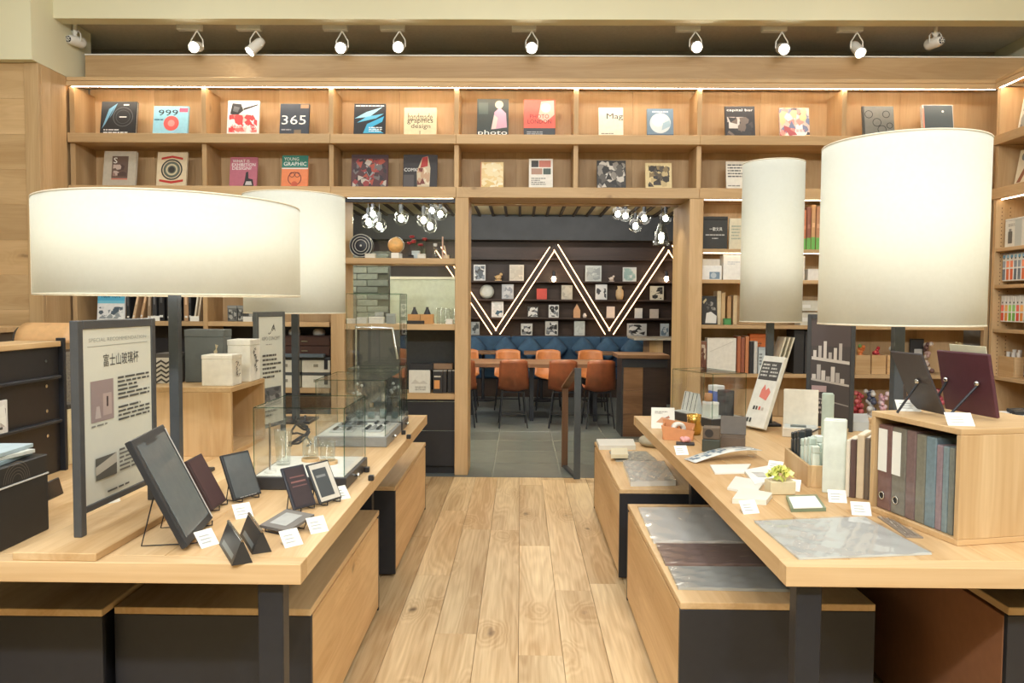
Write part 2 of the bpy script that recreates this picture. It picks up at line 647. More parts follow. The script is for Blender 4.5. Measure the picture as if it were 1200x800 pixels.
def book(label, w, h, t, loc, cover, shapes, rz=0.0, lean=0.0, group=None, seed=1, name='book', hinge_pages=True):
    """book standing upright, front cover facing -Y, leaning back by 'lean'"""
    r = thing(name, label, 'book', loc, group=group, rot=(-lean, 0, rz))
    m = MB()
    m.box(-w / 2, w / 2, 0, .003, 0, h); m.box(-w / 2, w / 2, t - .003, t, 0, h); m.box(-w / 2, -w / 2 + .003, .003, t - .003, 0, h)
    m.build('cover', C(cover, .45), r)
    MB().box(-w / 2 + .003, w / 2 - .005, .003, t - .003, .004, h - .004).build('pages', page_edge, r)
    if shapes:
        art(shapes, w, h, 'cover_print', r, seed=seed)
    return r


def price_card(loc, label, rz=0.0, w=.055, h=.045, tilt=0.6, group='small white price cards'):
    r = thing('price_card', label, 'price card', loc, rz, group)
    MB().prism([(0, 0), (h * sin(tilt), h * cos(tilt)), (h * sin(tilt) + .0015, h * cos(tilt)), (.0025, 0)], -w / 2, w / 2, 0).build('card', paper_white, r)
    m = MB()
    rnd = random.Random(int(abs(loc[0]) * 1000))
    for i in range(3):
        a = .25 + .2 * i
        m.poly([(-w * .36, h * sin(tilt) * a - .001, h * cos(tilt) * a), (w * rnd.uniform(.1, .36), h * sin(tilt) * a - .001, h * cos(tilt) * a),
                (w * .1, h * sin(tilt) * (a + .07) - .001, h * cos(tilt) * (a + .07)), (-w * .36, h * sin(tilt) * (a + .07) - .001, h * cos(tilt) * (a + .07))], (176, 178, 174))
    m.build('card_print', ink, r, kind='stuff')
    MB().box(-w * .3, w * .3, .002, h * sin(tilt) + .012, 0, .002).build('foot', film, r)
    return r


# ------------------------------------------------------------------ the setting
def struct(name, m, mat, parent=None, label=None):
    return m.build(name, mat, parent, label, None, None, 'structure')


R = random.Random(7)
FR = 6.68                       # front of the back bookcase
BK = 7.03                       # its back
# wooden floor
fl = struct('floor', MB().box(-5.6, 4.7, -3.2, 6.60, -.08, -.006), wood('floor_joint_oak', 1, (150, 120, 86), (120, 92, 62)), None, 'oak plank floor of the shop aisle')
PW = 0.19
xi = -2.28
col = 0
while xi < 2.5:
    y = 1.2 - R.uniform(0, 1.2)
    while y < 6.60:
        ln = R.uniform(1.3, 2.6)
        y1 = min(6.60, y + ln)
        if y1 > 1.5:
            x0, x1 = xi + .001, xi + PW - .001
            dz = R.uniform(-.0008, .0008)
            p = MB().bbox(-(x1 - x0) / 2, (x1 - x0) / 2, -(y1 - y) / 2 + .0006, (y1 - y) / 2 - .0006, -.006, 0, .001)
            p.build('plank', floor_oak, fl, loc=((x0 + x1) / 2, (y + y1) / 2, dz))
        y = y1
    xi += PW
    col += 1

# cafe floor of dark stone tiles
tile_mats = [plain('slate_tile_%d' % i, c, .3, noise=.14, nscale=6) for i, c in enumerate([(94, 101, 100), (89, 95, 94), (99, 105, 103)])]
tf = struct('tiled_floor', MB().box(-5.6, 3.4, 6.60, 13.9, -.08, -.005), plain('grey_grout', (128, 128, 122), .8), None, 'dark grey stone tile floor of the cafe')
tile = MB().bbox(-.296, .296, -.296, .296, -.005, 0, .002)
tms = [tile.mesh('tile', tm) for tm in tile_mats]
for i in range(-2, 5):
    for j in range(0, 12):
        cx, cy = -.24 + .6 * i + .3, 6.604 + .3 + .6 * j
        if cy > 13.7: continue
        o = bpy.data.objects.new('tile', R.choice(tms))
        o.location = (cx, cy, 0)
        o.parent = tf
        COL.objects.link(o)

# shop shell
struct('ceiling', MB().box(-5.6, 4.7, -3.2, 6.5, 4.4, 4.5), cream_paint)
struct('wall_rear', MB().box(-5.6, 4.7, -3.3, -3.2, 0, 4.5), cream_paint)
struct('wall_right', MB().box(4.5, 4.6, -3.2, 7.6, 0, 4.5), cream_paint)
struct('wall_west', MB().box(-5.6, -5.5, -3.2, 6.3, 0, 4.5), cream_paint)
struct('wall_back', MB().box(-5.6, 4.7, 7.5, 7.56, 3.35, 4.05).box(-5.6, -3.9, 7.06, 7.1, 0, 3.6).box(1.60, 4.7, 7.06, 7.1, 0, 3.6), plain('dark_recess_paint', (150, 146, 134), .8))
struct('beam', MB().box(-5.6, 4.7, 6.5, 6.64, 3.862, 4.5), cream_paint, None, 'cream bulkhead along the top of the shop')
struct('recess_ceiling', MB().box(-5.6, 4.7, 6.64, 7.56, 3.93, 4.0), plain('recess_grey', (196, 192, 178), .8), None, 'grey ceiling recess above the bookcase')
# left pier: cream plaster over oak boards
wl = struct('wall_left', MB().box(-5.5, -3.925, 6.2, 7.06, 3.43, 4.6), cream_paint, None, 'cream plaster pier above oak boards')
struct('pier_core', MB().box(-5.5, -3.95, 6.31, 7.05, 0, 3.43), case_z, wl)
zb = 0.0
for k in range(12):
    hb = 3.428 / 12
    MB().bbox(-.7, .7, -.012, .012, .0004, hb - .0004, .001).build('board', case_x, wl, loc=(-4.745, 6.297, zb))
    zb += hb
MB().bbox(-4.043, -3.925, 6.275, 6.315, 0, 3.429, .003).build('corner_board', case_z, wl)
MB().bbox(-3.95, -3.925, 6.318, 6.44, 0, 3.429, .002).build('side_board', case_z, wl)
MB().bbox(-3.95, -3.927, 6.442, 6.66, 0, 3.429, .002).build('side_board', case_z, wl)

# ------------------------------------------------------------------ back bookcase with the cafe passage
bc = thing('bookcase', 'tall built-in oak bookcase covering the back wall around the cafe opening', 'bookcase', (0, 0, 0))
led_soft = emit('warm_led_soft', (255, 238, 210), 9)
led = emit('warm_led', (255, 243, 222), 26)
XL, XR = -3.925, 4.03
DIV = [-2.755, -1.65, -.565, .465, 1.525, 2.76]
MB().bbox(XL, XR + .02, 6.66, 6.9, 3.395, 3.428, .003).build('cornice', case_x, bc)
MB().bbox(XL, XR + .02, 6.66, 6.682, 3.352, 3.393, .003).build('cornice_lip', case_x, bc)
MB().bbox(-3.87, 4.38, 6.86, 6.885, 3.43, 3.672, .003).build('header_board', case_x, bc)
MB().box(XL + .03, XR, 6.6835, 6.6985, 3.3535, 3.364).build('led_strip', led, bc)
MB().box(-3.87, 4.38, 6.855, 6.89, 3.673, 3.684).build('light_trim', white_paint, bc)


def zpx(y, Y=FR, x=600):
    return at(x, y, Y=Y).z


edges = [XL] + DIV + [XR]
S1, S2 = (2.872, 2.952), (2.415, 2.505)
for a, b in zip(edges[:-1:2], edges[2::2] + [XR]):
    pass
cuts = [XL, -1.65, -.565, 1.525, XR]
for a, b in zip(cuts[:-1], cuts[1:]):
    for s in (S1, S2):
        MB().bbox(a + .0008, b - .0008, FR - .02, BK, s[0], s[1], .003).build('shelf', case_x, bc)
for x in DIV:
    MB().bbox(x - .02, x + .02, FR + .02, BK, S1[1] + .0005, 3.352, .002).build('divider', case_z, bc)
    MB().bbox(x - .02, x + .02, FR + .02, BK, S2[1] + .0005, S1[0] - .0005, .002).build('divider', case_z, bc)
MB().bbox(XL, XL + .045, FR + .02, BK, S2[1], 3.352, .002).build('divider', case_z, bc)
for a, b in zip(edges[:-1], edges[1:]):
    mid = (a + b) / 2
    for (u, v) in ((a, mid), (mid, b)):
        MB().box(u + .001, v - .001, BK, BK + .02, S2[1], 3.43).build('back_panel', case_z, bc)
MB().box(XL, XR + .3, BK + .02, BK + .04, 2.41, 3.44).build('carcass_back', case_z, bc)

# lower left bays
zl = [zpx(379), zpx(457)]
for a, b in ((XL, -2.755), (-2.755, -1.65)):
    for z0 in (zl[0], zl[1], 1.72, 2.06):
        MB().bbox(a + .021, b - .021, FR, BK, z0 - .04, z0, .002).build('shelf', case_x, bc)
    MB().box(a, b, BK, BK + .02, zl[0] - .04, 2.415).build('back_panel', case_z, bc)
    MB().box(a, b, BK, BK + .02, 0, zl[0] - .04).build('back_panel', black_panel, bc)
    MB().bbox(a + .021, b - .021, FR + .02, FR + .04, .06, zl[1] - .05, .002).build('cabinet_door', black_panel, bc)
for x in (XL + .025, -2.755):
    MB().bbox(x - .02, x + .02, FR, BK, 0, 2.414, .002).build('divider', case_z, bc)
MB().bbox(-1.655, -1.535, FR - .01, BK, 0, 2.414, .003).build('post', case_z, bc)
MB().bbox(-.572, -.456, FR - .02, BK, 0, 2.414, .003).build('post', case_z, bc)
# window bay between the two posts
WX0, WX1 = -1.534, -.573
wz = [zpx(303), zpx(380.5), zpx(462)]
for z0 in wz:
    MB().bbox(WX0, WX1, FR + .005, BK, z0 - .05, z0, .002).build('shelf', case_x, bc)
MB().box(WX0, WX1, FR + .03, FR + .06, 2.378, 2.414).build('window_rail', black_metal, bc)
MB().box(WX0, WX1, FR + .03, FR + .06, wz[2] - .07, wz[2] - .051).build('window_rail', black_metal, bc)
MB().bbox(WX0, WX1, FR + .03, FR + .05, .07, .38, .002).build('cabinet_door', black_panel, bc)
MB().bbox(WX0, WX1, FR + .03, FR + .05, .385, wz[2] - .075, .002).build('cabinet_door', black_panel, bc)
MB().box(WX0, WX1, FR + .06, FR + .07, 0, .07).build('plinth', black_panel, bc)
MB().box(WX0, WX1, BK - .01, BK - .004, wz[0], 2.414).build('pane', window_glass, bc)
MB().box(WX0, WX1, BK - .01, BK - .004, wz[1], wz[0] - .05).build('pane', window_glass, bc)
MB().box(WX0, WX1, BK - .02, BK - .01, wz[2], wz[1] - .05).build('back_panel', plain('smoked_panel', (66, 70, 72), .25), bc)

# passage
MB().bbox(-.455, 1.60, BK + .041, 7.40, 2.437, 2.46, .002).build('passage_soffit', case_x, bc)
MB().bbox(1.445, 1.563, FR - .02, FR + .05, 0, 2.414, .003).build('post', case_z, bc)
for k in range(3):
    y0 = FR + .052 + k * .222
    MB().bbox(1.45, 1.563, y0, y0 + .22, 0, 2.414, .002).build('jamb_board', case_z, bc)
# lower right bays
rz = [zpx(290), zpx(326), zpx(379), zpx(436), zpx(491), .30]
for a, b in ((1.563, 2.76), (2.76, XR)):
    for z0 in rz:
        MB().bbox(a + (.001 if a == 1.563 else .021), b - .021, FR + .01, BK, z0 - .032, z0, .002).build('shelf', case_x, bc)
    n = 3
    for i in range(n):
        u, v = a + (b - a) * i / n, a + (b - a) * (i + 1) / n
        MB().box(u + .001, v - .001, BK, BK + .02, 0, 2.414).build('back_panel', case_z, bc)
MB().bbox(2.74, 2.78, FR + .01, BK, 0, 2.414, .002).build('divider', case_z, bc)
MB().bbox(XR - .02, XR + .02, FR + .01, FR + .06, 0, 2.414, .002).build('post', case_z, bc)
for (a, b) in ((1.58, 2.72), (2.80, XR - .03), (WX0 + .02, WX1 - .02), (-2.72, -1.68), (-3.86, -2.78)):
    MB().box(a, b, FR + .03, FR + .036, 2.408, 2.414).build('led_strip', led_soft, bc)
for (a, b) in ((1.58, 2.72), (2.80, XR - .03)):
    MB().box(a, b, FR + .03, FR + .035, rz[0] - .038, rz[0] - .033).build('led_strip', led_soft, bc)

# ------------------------------------------------------------------ bookcase on the right wall
sb = thing('bookcase', 'oak bookcase running along the right wall towards the camera', 'bookcase', (0, 0, 0))
RX = 4.03
MB().bbox(RX - .02, RX + .22, 3.6, 6.655, 3.395, 3.428, .003).build('cornice', wood('bookcase_oak_y', 1, (214, 183, 140), (186, 152, 108), vary=.15), sb)
case_y = MATS['bookcase_oak_y']
MB().bbox(RX - .02, RX + .002, 3.6, 6.655, 3.352, 3.393, .003).build('cornice_lip', case_y, sb)
MB().box(RX + .0035, RX + .0185, 3.7, 6.64, 3.3535, 3.364).build('led_strip', led, sb)
for s in (S1, S2):
    MB().bbox(RX - .02, RX + .36, 3.6, 6.655, s[0], s[1], .003).build('shelf', case_y, sb)
for k in range(8):
    y0 = 3.6 + k * .43
    MB().box(RX + .36, RX + .38, y0 + .001, y0 + .429, 0, 3.43).build('back_panel', case_z, sb)
for y in (5.2, 6.634):
    MB().bbox(RX, RX + .359, y - .02, y + .02, S1[1] + .0005, 3.352, .002).build('divider', case_z, sb)
    MB().bbox(RX, RX + .359, y - .02, y + .02, S2[1] + .0005, S1[0] - .0005, .002).build('divider', case_z, sb)
    MB().bbox(RX, RX + .359, y - .02, y + .02, 0, S2[0] - .0005, .002).build('divider', case_z, sb)
MB().box(RX + .03, RX + .042, 3.7, 6.60, 2.408, 2.414).build('led_strip', led_soft, sb)
sz = [at(1182, y, X=RX).z for y in (289, 333, 386, 443, 492)]
for z0 in sz:
    MB().bbox(RX + .005, RX + .358, 5.221, 6.613, z0 - .03, z0, .002).build('shelf', case_y, sb)
holes = MB()
for i in range(46):
    zz = .9 + i * .032
    if any(z0 - .035 < zz < z0 + .005 for z0 in sz): continue
    for xx in (RX + .05, RX + .12):
        holes.prism([(xx + .005 * cos(t * pi / 3), zz + .005 * sin(t * pi / 3)) for t in range(6)], 6.612, 6.6135, 1, (105, 74, 45))
holes.build('pin_holes', ink, sb, kind='stuff')

# ------------------------------------------------------------------ cafe shell
cdark = plain('cafe_dark_plaster', (62, 64, 66), .7, noise=.12, nscale=5)
FW = 13.5
CZ = at(620, 254, Y=13.05).z
struct('cafe_wall_far', MB().box(-5.6, 3.4, FW, FW + .1, 0, 3.6), dark_board)
struct('cafe_wall_right', MB().box(3.3, 3.4, 7.75, FW, 0, 3.6).box(1.6, 3.4, 7.10, 7.40, 0, 3.4), plain('cafe_brown_wall', (86, 70, 60), .6))
struct('cafe_wall_left', MB().box(-5.6, -5.5, 7.1, FW, 0, 3.6), cdark)
struct('cafe_wall_front', MB().box(-5.6, 3.4, BK + .045, 7.10, 2.45, 3.34), cdark)
struct('cafe_beam', MB().box(-5.5, 3.3, 13.05, FW, at(620, 281, Y=13.05).z, CZ + .3), cdark, None, 'dark grey beam above the cafe shelf wall')
cc = struct('cafe_ceiling', MB().box(-5.6, 3.4, 7.1, FW, CZ + .036, CZ + .1), plain('cafe_ceiling_cream', (236, 228, 184), .8), None, 'cream cafe ceiling behind dark slats')
sm = MB().box(-.02, .02, 0, 5.58, 0, .035).mesh('slat', plain('dark_slat', (70, 62, 50), .6))
for i in range(34):
    o = bpy.data.objects.new('slat', sm)
    o.location = (-4.3 + i * .225, 7.45, CZ)
    o.parent = cc
    COL.objects.link(o)
# brick partition and pale panel seen through the window bay
BXR = at(456, 330, Y=8.88).x
bw = struct('cafe_brick_wall', MB().box(-4.2, BXR, 8.88, 9.0, 0, 2.1), plain('dark_mortar', (70, 74, 76), .8), None, 'grey brick partition inside the cafe')
bm = [MB().bbox(-.118, .118, -.01, .01, -.034, .034, .004).mesh('brick', plain('grey_brick_%d' % i, c, .7, noise=.15)) for i, c in enumerate([(108, 116, 120), (92, 100, 104), (122, 128, 130)])]
for j in range(11):
    for i in range(5):
        x = BXR - .13 - i * .245 - (.12 if j % 2 else 0)
        z = 1.28 + j * .075
        o = bpy.data.objects.new('brick', R.choice(bm))
        o.location = (x, 8.872, z)
        o.parent = bw
        COL.objects.link(o)
pp = thing('sliding_panel', 'pale frosted glass panel standing behind the window shelves', 'panel', (BXR + .58, 8.90, 0))
MB().bbox(-.57, .20, -.02, .02, 0, 1.78, .004).build('sheet', plain('frosted_panel', (206, 214, 206), .4), pp)
MB().bbox(.201, .29, -.015, .015, 0, 1.76, .004).build('sheet', plain('frosted_panel_grey', (178, 186, 178), .4), pp)
MB().box(-.57, .29, -.025, .025, 1.781, 1.81).build('top_rail', white_paint, pp)

# ------------------------------------------------------------------ cafe furniture
# shelves of the far wall
ws = thing('wall_shelf', 'dark stained cafe wall shelving with lit zigzag bars', 'shelving', (0, 0, 0))
WSF = FW - .22
rows = [at(620, y, Y=WSF).z for y in (302.5, 329, 350.5, 372, 393)]
for z0 in rows:
    for k in range(4):
        MB().bbox(-3.0 + k * 1.5 + .001, -1.5 + k * 1.5 - .001, WSF, FW - .001, z0 - .028, z0, .002).build('board', dark_board, ws)


def chev(p0, p1):
    a, b = at(*p0, Y=WSF - .06), at(*p1, Y=WSF - .06)
    d = b - a
    ang = math.atan2(d.z, d.x)
    L = d.length
    g = MB().bbox(0, L, -.012, .03, -.032, .032, .003).build('zigzag_bar', dark_board, ws, loc=a, rot=(0, -ang, 0))
    for s in (-1, 1):
        MB().box(.02, L - .02, .0, .02, s * .052 - .006, s * .052 + .006).build('led_strip', emit('zigzag_led', (255, 204, 150), 5), g)


chev((582, 391), (648, 290)); chev((650, 287), (713, 391)); chev((715, 391), (782, 290)); chev((784, 288), (850, 391)); chev((580, 391), (513, 290))


def shelf_item(kind, x0, y0, x1, row, label, c, art_cols=None, cat=None, group='pieces on the cafe wall shelves'):
    z = rows[row]
    Y = WSF + .06
    a = at(x0, y0, Y=Y); b = at(x1, y0, Y=Y)
    w, h, cx = b.x - a.x, a.z - z, (a.x + b.x) / 2
    if kind in ('book', 'frame'):
        r = thing('book' if kind == 'book' else 'framed_picture', label, 'book' if kind == 'book' else 'picture', (cx, Y, z), group=group)
        MB().bbox(-w / 2, w / 2, 0, .03, 0, h, .003).build('cover' if kind == 'book' else 'frame', C(c), r)
        if art_cols:
            art([('mosaic', .08, .08, .92, .92, 3, 4, art_cols)], w, h, 'cover_print' if kind == 'book' else 'picture_print', r, seed=int(x0))
        return r
    if kind == 'plate':
        m = MB().lathe([(.001, .02), (w * .3, .016), (w / 2, 0), (w / 2 - .004, -.004), (w * .3, .008), (.001, .01)], 0, 0, 0, 24)
        return m.build('plate', C(c, .25), None, label, 'plate', group, loc=(cx, Y + .03, z + w / 2 + .002), rot=(pi / 2 - .2, 0, 0))
    if kind == 'vase':
        return MB().lathe([(.001, 0), (w * .35, 0), (w * .5, h * .3), (w * .48, h * .65), (w * .25, h * .82), (w * .33, h), (w * .25, h), (w * .2, h * .8), (.001, h * .1)], 0, 0, 0, 16).build('vase', C(c), None, label, 'vase', group, loc=(cx, Y, z))
    if kind == 'house':
        return MB().prism([(-w / 2, 0), (w / 2, 0), (w / 2, h * .55), (0, h), (-w / 2, h * .55)], -.03, .03, 1).build('wooden_house', C(c), None, label, 'ornament', group, loc=(cx, Y, z))
    if kind == 'bird':
        m = MB().ball((0, 0, h * .4), w * .38, 12, 8, .8).ball((w * .3, 0, h * .75), w * .2, 10, 6).prism([(-w * .5, h * .55), (-w * .2, h * .25), (-w * .2, h * .5)], -.02, .02, 1).box(-w * .4, w * .4, -.03, .03, 0, h * .12)
        return m.build('figurine', C(c), None, label, 'figurine', group, loc=(cx, Y, z))


BW_ = [(40, 40, 42), (220, 220, 216), (120, 124, 128)]
for a in [
    ('frame', 555, 310, 569, 1, 'framed grey photograph on top cafe shelf by the oak post', (222, 224, 222), [(80, 90, 100), (140, 150, 160), (60, 60, 64)]),
    ('bird', 579, 319, 589, 1, 'small tan animal figurine on top cafe shelf left of the zigzag', (214, 180, 130)),
    ('frame', 597, 310, 614, 1, 'cream framed print on top cafe shelf just left of the zigzag peak', (214, 206, 190), [(190, 182, 166), (200, 192, 176)]),
    ('book', 686, 311, 705, 1, 'wide grey picture right of the middle zigzag on top cafe shelf', (196, 202, 198), [(150, 156, 156), (170, 176, 174)]),
    ('bird', 713, 322, 720.5, 1, 'white bird figurine on top cafe shelf between two pictures', (230, 214, 200)),
    ('frame', 730, 313, 746, 1, 'pale turquoise framed print on top cafe shelf', (214, 218, 214), [(150, 180, 176), (168, 196, 190)]),
    ('plate', 562, 333, 579, 2, 'round pale plate on edge on second cafe shelf', (196, 200, 190)),
    ('book', 588, 333, 602, 2, 'grey blue book on second cafe shelf beside the plate', (176, 180, 184), [(140, 146, 156), (200, 202, 204)]),
    ('book', 629, 338, 641, 2, 'small red box-like book under the wall lamp', (190, 72, 62), None),
    ('book', 658, 334, 671, 2, 'grey beige book beside the red one under the wall lamp', (176, 172, 158), [(160, 156, 144), (186, 182, 168)]),
    ('book', 698, 333, 711.5, 2, 'white book with dark printed title on second cafe shelf', (222, 224, 222), [(60, 64, 70), (222, 224, 222), (222, 224, 222)]),
    ('vase', 721.6, 335, 731, 2, 'tan ceramic jar in the middle of the zigzag', (206, 180, 140)),
    ('book', 762, 335, 778, 2, 'cream book with black dots by the oak jamb', (206, 202, 184), [(40, 40, 40), (206, 202, 184)]),
    ('frame', 576, 353, 590, 3, 'white framed picture of a dark stripe on third cafe shelf', (228, 230, 230), [(60, 90, 110), (210, 214, 214), (228, 230, 230)]),
    ('book', 618, 359, 631, 3, 'small black and white patterned book on third cafe shelf', (60, 58, 56), BW_),
    ('book', 643, 357, 655, 3, 'black and white spotted book on third cafe shelf', (210, 210, 206), BW_),
    ('house', 672, 356, 680, 3, 'pointed wooden ornament on third cafe shelf', (206, 160, 120)),
    ('vase', 683, 367, 687.5, 3, 'tiny white pot beside the pointed wooden ornament', (220, 214, 210)),
    ('book', 711, 359, 720.5, 3, 'small pinkish card standing inside the right zigzag valley', (222, 208, 198), None),
    ('book', 744, 361, 753, 3, 'small white card right of the zigzag on third cafe shelf', (210, 214, 212), None),
    ('book', 761.6, 362, 772, 3, 'small beige card on third cafe shelf near the jamb', (196, 184, 172), None),
    ('frame', 552, 377, 562, 4, 'small dark framed picture on bottom cafe shelf by the oak post', (150, 158, 162), [(60, 70, 76), (160, 170, 176)]),
    ('book', 610.5, 379, 624, 4, 'black and white photo book on bottom cafe shelf', (206, 206, 200), BW_),
    ('book', 639, 376, 654, 4, 'large black and white drawing book on bottom cafe shelf', (200, 198, 190), BW_),
    ('book', 673, 376, 685.5, 4, 'pale grey book on bottom cafe shelf', (206, 212, 208), [(190, 196, 192), (206, 212, 208)]),
    ('frame', 735, 379, 758, 4, 'wide framed black and white photograph on bottom cafe shelf', (196, 196, 192), BW_),
    ('book', 774, 379, 784, 4, 'blue grey book on bottom cafe shelf beside the jamb', (190, 200, 206), [(110, 130, 146), (196, 204, 208)])]:
    shelf_item(*a)

for k, (px, lab) in enumerate([(649, 'black wall lamp with bare glowing bulb under the left zigzag peak'), (781, 'black wall lamp with bare glowing bulb beside the oak jamb')]):
    p = at(px, 326, Y=WSF - .02)
    r = thing('wall_lamp', lab, 'wall lamp', p, group='cafe wall lamps')
    MB().cyl(0, .0, .03, .12, .03, 14).tube([(0, 0, .1), (0, .1, .13), (0, .2, .13)], .01).build('holder', black_metal, r)
    MB().ball((0, 0, -.01), .038, 14, 10, 1.25).build('bulb', emit('bulb_glow', (255, 226, 180), 30), r)

# banquette
bq = thing('banquette', 'long blue upholstered cafe bench along the far wall', 'bench', (0, 0, 0))
blue = plain('blue_fabric', (52, 82, 112), .85, noise=.14, nscale=8)
BT = at(620, 394, Y=12.95).z
for k in range(8):
    x0 = -3.2 + k * .76
    MB().bbox(x0 + .004, x0 + .756, 12.92, 13.1, .46, BT, .02).build('back_panel', blue, bq)
    MB().bbox(x0 + .004, x0 + .756, 12.35, 12.91, .30, .459, .03).build('seat', blue, bq)
MB().box(-3.2, 2.88, 12.4, 13.1, 0, .299).build('plinth', dark_board, bq)
cu = None
for k, (px, dy) in enumerate([(556, 0), (592, .02), (651, 0), (683, .03), (712, 0), (741, .02), (621, .01)]):
    c = at(px, 404, Y=12.86)
    m = MB()
    nn = 8
    m.sheet(lambda u, v: ((u - .5) * .29, -.07 * (1 - (2 * u - 1) ** 4) * (1 - (2 * v - 1) ** 4), (v - .5) * .29), nn, nn, .05)
    m.build('cushion', plain('blue_cushion_fabric', (66, 98, 130), .85, noise=.12, nscale=12), None,
            ['blue cushion set on its point at the left end of the cafe bench', 'blue cushion second from the left on the cafe bench', 'blue cushion behind the middle far chair', 'blue cushion right of the middle far chair', 'blue cushion behind the right far chair', 'blue cushion at the right end of the cafe bench', 'blue cushion between the left and middle far chairs'][k],
            'cushion', 'blue cushions on the cafe bench', loc=(c.x, 12.84 - dy, BT - .20), rot=(-.18, pi / 4, 0))

# small bistro tables in front of the bench
for k, (x0, x1, lab) in enumerate([(546, 586, 'left small square cafe table by the blue bench'), (614, 656, 'middle small square cafe table by the blue bench'), (676, 722, 'right small square cafe table by the blue bench')]):
    a, b = at(x0, 412, Y=11.9), at(x1, 412, Y=11.9)
    r = thing('bistro_table', lab, 'table', ((a.x + b.x) / 2, 11.95, 0), group='small cafe tables by the bench')
    w = b.x - a.x
    MB().bbox(-w / 2, w / 2, -.33, .33, .735, .76, .004).build('table_top', walnut_x, r)
    MB().cyl(0, 0, .02, .735, .025, 10).build('pedestal', black_metal, r)
    MB().cyl(0, 0, 0, .02, .2, 16).build('foot', black_metal, r)


# chairs
def make_chair(label, mat):
    r = thing('cafe_chair', label, 'chair', (0, 0, 0), 0, 'tan leather cafe chairs')
    def shell(u, v):
        x = (u - .5)
        t = v
        if t < .5:
            y, z, w = -.21 + t * .8, .45 - .02 * sin(t * pi * 2), .40 + .04 * t
            z += .05 * (2 * x) ** 2
        else:
            s = (t - .5) * 2
            y = .19 + .05 * sin(min(1, s * 2) * pi / 2) + .05 * s - .06 * (2 * x) ** 2
            z = .45 + .02 + .37 * s - .025 * (2 * abs(x)) ** 4 * s
            w = .44 - .05 * s
        return (x * w, y, z)
    MB().sheet(shell, 10, 14, .012).build('seat_shell', mat, r)
    for sx in (-1, 1):
        MB().tube([(sx * .15, -.14, .44), (sx * .2, -.2, 0)], .011).build('leg', black_metal, r)
        MB().tube([(sx * .15, .14, .44), (sx * .2, .22, 0)], .011).build('leg', black_metal, r)
        MB().tube([(sx * .185, -.18, .14), (sx * .185, .19, .14)], .008).build('stretcher', black_metal, r)
    MB().tube([(-.185, 0, .14), (.185, 0, .14)], .008).build('stretcher', black_metal, r)
    MB().tube([(-.15, -.14, .432), (.15, -.14, .432)], .009).build('seat_frame', black_metal, r)
    MB().tube([(-.15, .14, .432), (.15, .14, .432)], .009).build('seat_frame', black_metal, r)
    return r


leather = plain('tan_leather', (132, 72, 44), .45, noise=.22, nscale=9)
leather_lit = plain('tan_leather_lit', (172, 106, 58), .45, noise=.18, nscale=9)  # same leather in a brighter colour, light on the far chair backs painted in
ch = make_chair('tan leather chair tucked in at the near side of the long table, left of centre', leather)
ch.location = (at(601, 440, Y=9.35).x, 9.45, 0)
ch.scale = (.85, 1, 1)
spots_ = [(661.5, -.1, 'tan leather chair tucked in beside the slim menu stand'), (702, .06, 'tan leather chair at the right end of the long table near the counter'), (541, 0, 'tan leather chair half hidden by the oak post at the near side of the table')]
# near chairs: backrest towards the camera
ch.rotation_euler.z = pi + .05
for px, rz_, lab in spots_:
    dup(ch, (at(px, 440, Y=9.35).x, 9.45, 0), pi + rz_, lab)
ch2 = make_chair('tan leather chair on the far side of the long table, left one', leather_lit)
ch2.location = (at(595, 420, Y=11.0).x, 11.0, 0); ch2.rotation_euler.z = 0
ch2.scale = (.9, 1, 1)
for px, lab in [(643, 'tan leather chair on the far side of the long table, middle one'), (693.5, 'tan leather chair on the far side of the long table, right one'), (545, 'tan leather chair on the far side, partly behind the oak post')]:
    dup(ch2, (at(px, 420, Y=11.0).x, 11.0, 0), 0, lab)
# long table
lt = thing('dining_table', 'long brown wooden cafe table with chairs on both sides', 'table', (0, 0, 0))
a, b = at(535, 425, Y=9.8), at(712, 425, Y=9.8)
for k in range(4):
    MB().bbox(a.x, b.x, 9.68 + k * .21, 9.68 + (k + 1) * .21 - .002, .70, .75, .003).build('top_board', walnut_x, lt)
for x in (a.x + .15, (a.x + b.x) / 2, b.x - .15):
    for y in (9.85, 10.35):
        MB().box(x - .025, x + .025, y - .025, y + .025, 0, .699).build('leg', black_metal, lt)
# counter
ct = thing('counter', 'brown wooden cafe counter with thick top and dark side', 'counter', (0, 0, 0))
CYF = 8.7
a, b = at(729, 420, Y=CYF), at(772, 420, Y=CYF)
zt = a.z
MB().bbox(a.x - .05, b.x + .12, CYF - .03, 9.2, zt - .0, zt + .045, .004).build('top', walnut_x, ct)
MB().box(a.x, b.x + .1, CYF, 9.17, zt - .10, zt - .001).build('apron', black_panel, ct)
for k in range(3):
    MB().bbox(a.x + .02, a.x + .24, CYF + .0, CYF + .03, k * (zt - .1) / 3 + .001, (k + 1) * (zt - .1) / 3 - .001, .002).build('front_board', walnut_x, ct)
MB().box(a.x, a.x + .019, CYF, 9.15, 0, zt - .101).build('side_panel', black_panel, ct)
MB().box(a.x + .241, b.x + .1, CYF + .02, CYF + .04, 0, zt - .101).build('side_panel', dark_board, ct)
# side station farther back
ss = thing('service_station', 'low wooden service counter with a pale top at the end of the blue bench', 'counter', (0, 0, 0))
a, b = at(752, 396, Y=11.6), at(800, 396, Y=11.6)
MB().bbox(a.x - .12, b.x, 11.5, 12.3, a.z - .03, a.z + .0, .003).build('top', plain('pale_stone', (190, 184, 172), .35), ss)
MB().box(a.x + .12, a.x + .32, 11.6, 12.2, 0, a.z - .031).build('side_panel', oak_z, ss)
MB().box(a.x + .321, b.x, 11.6, 12.2, 0, a.z - .031).build('side_panel', dark_board, ss)

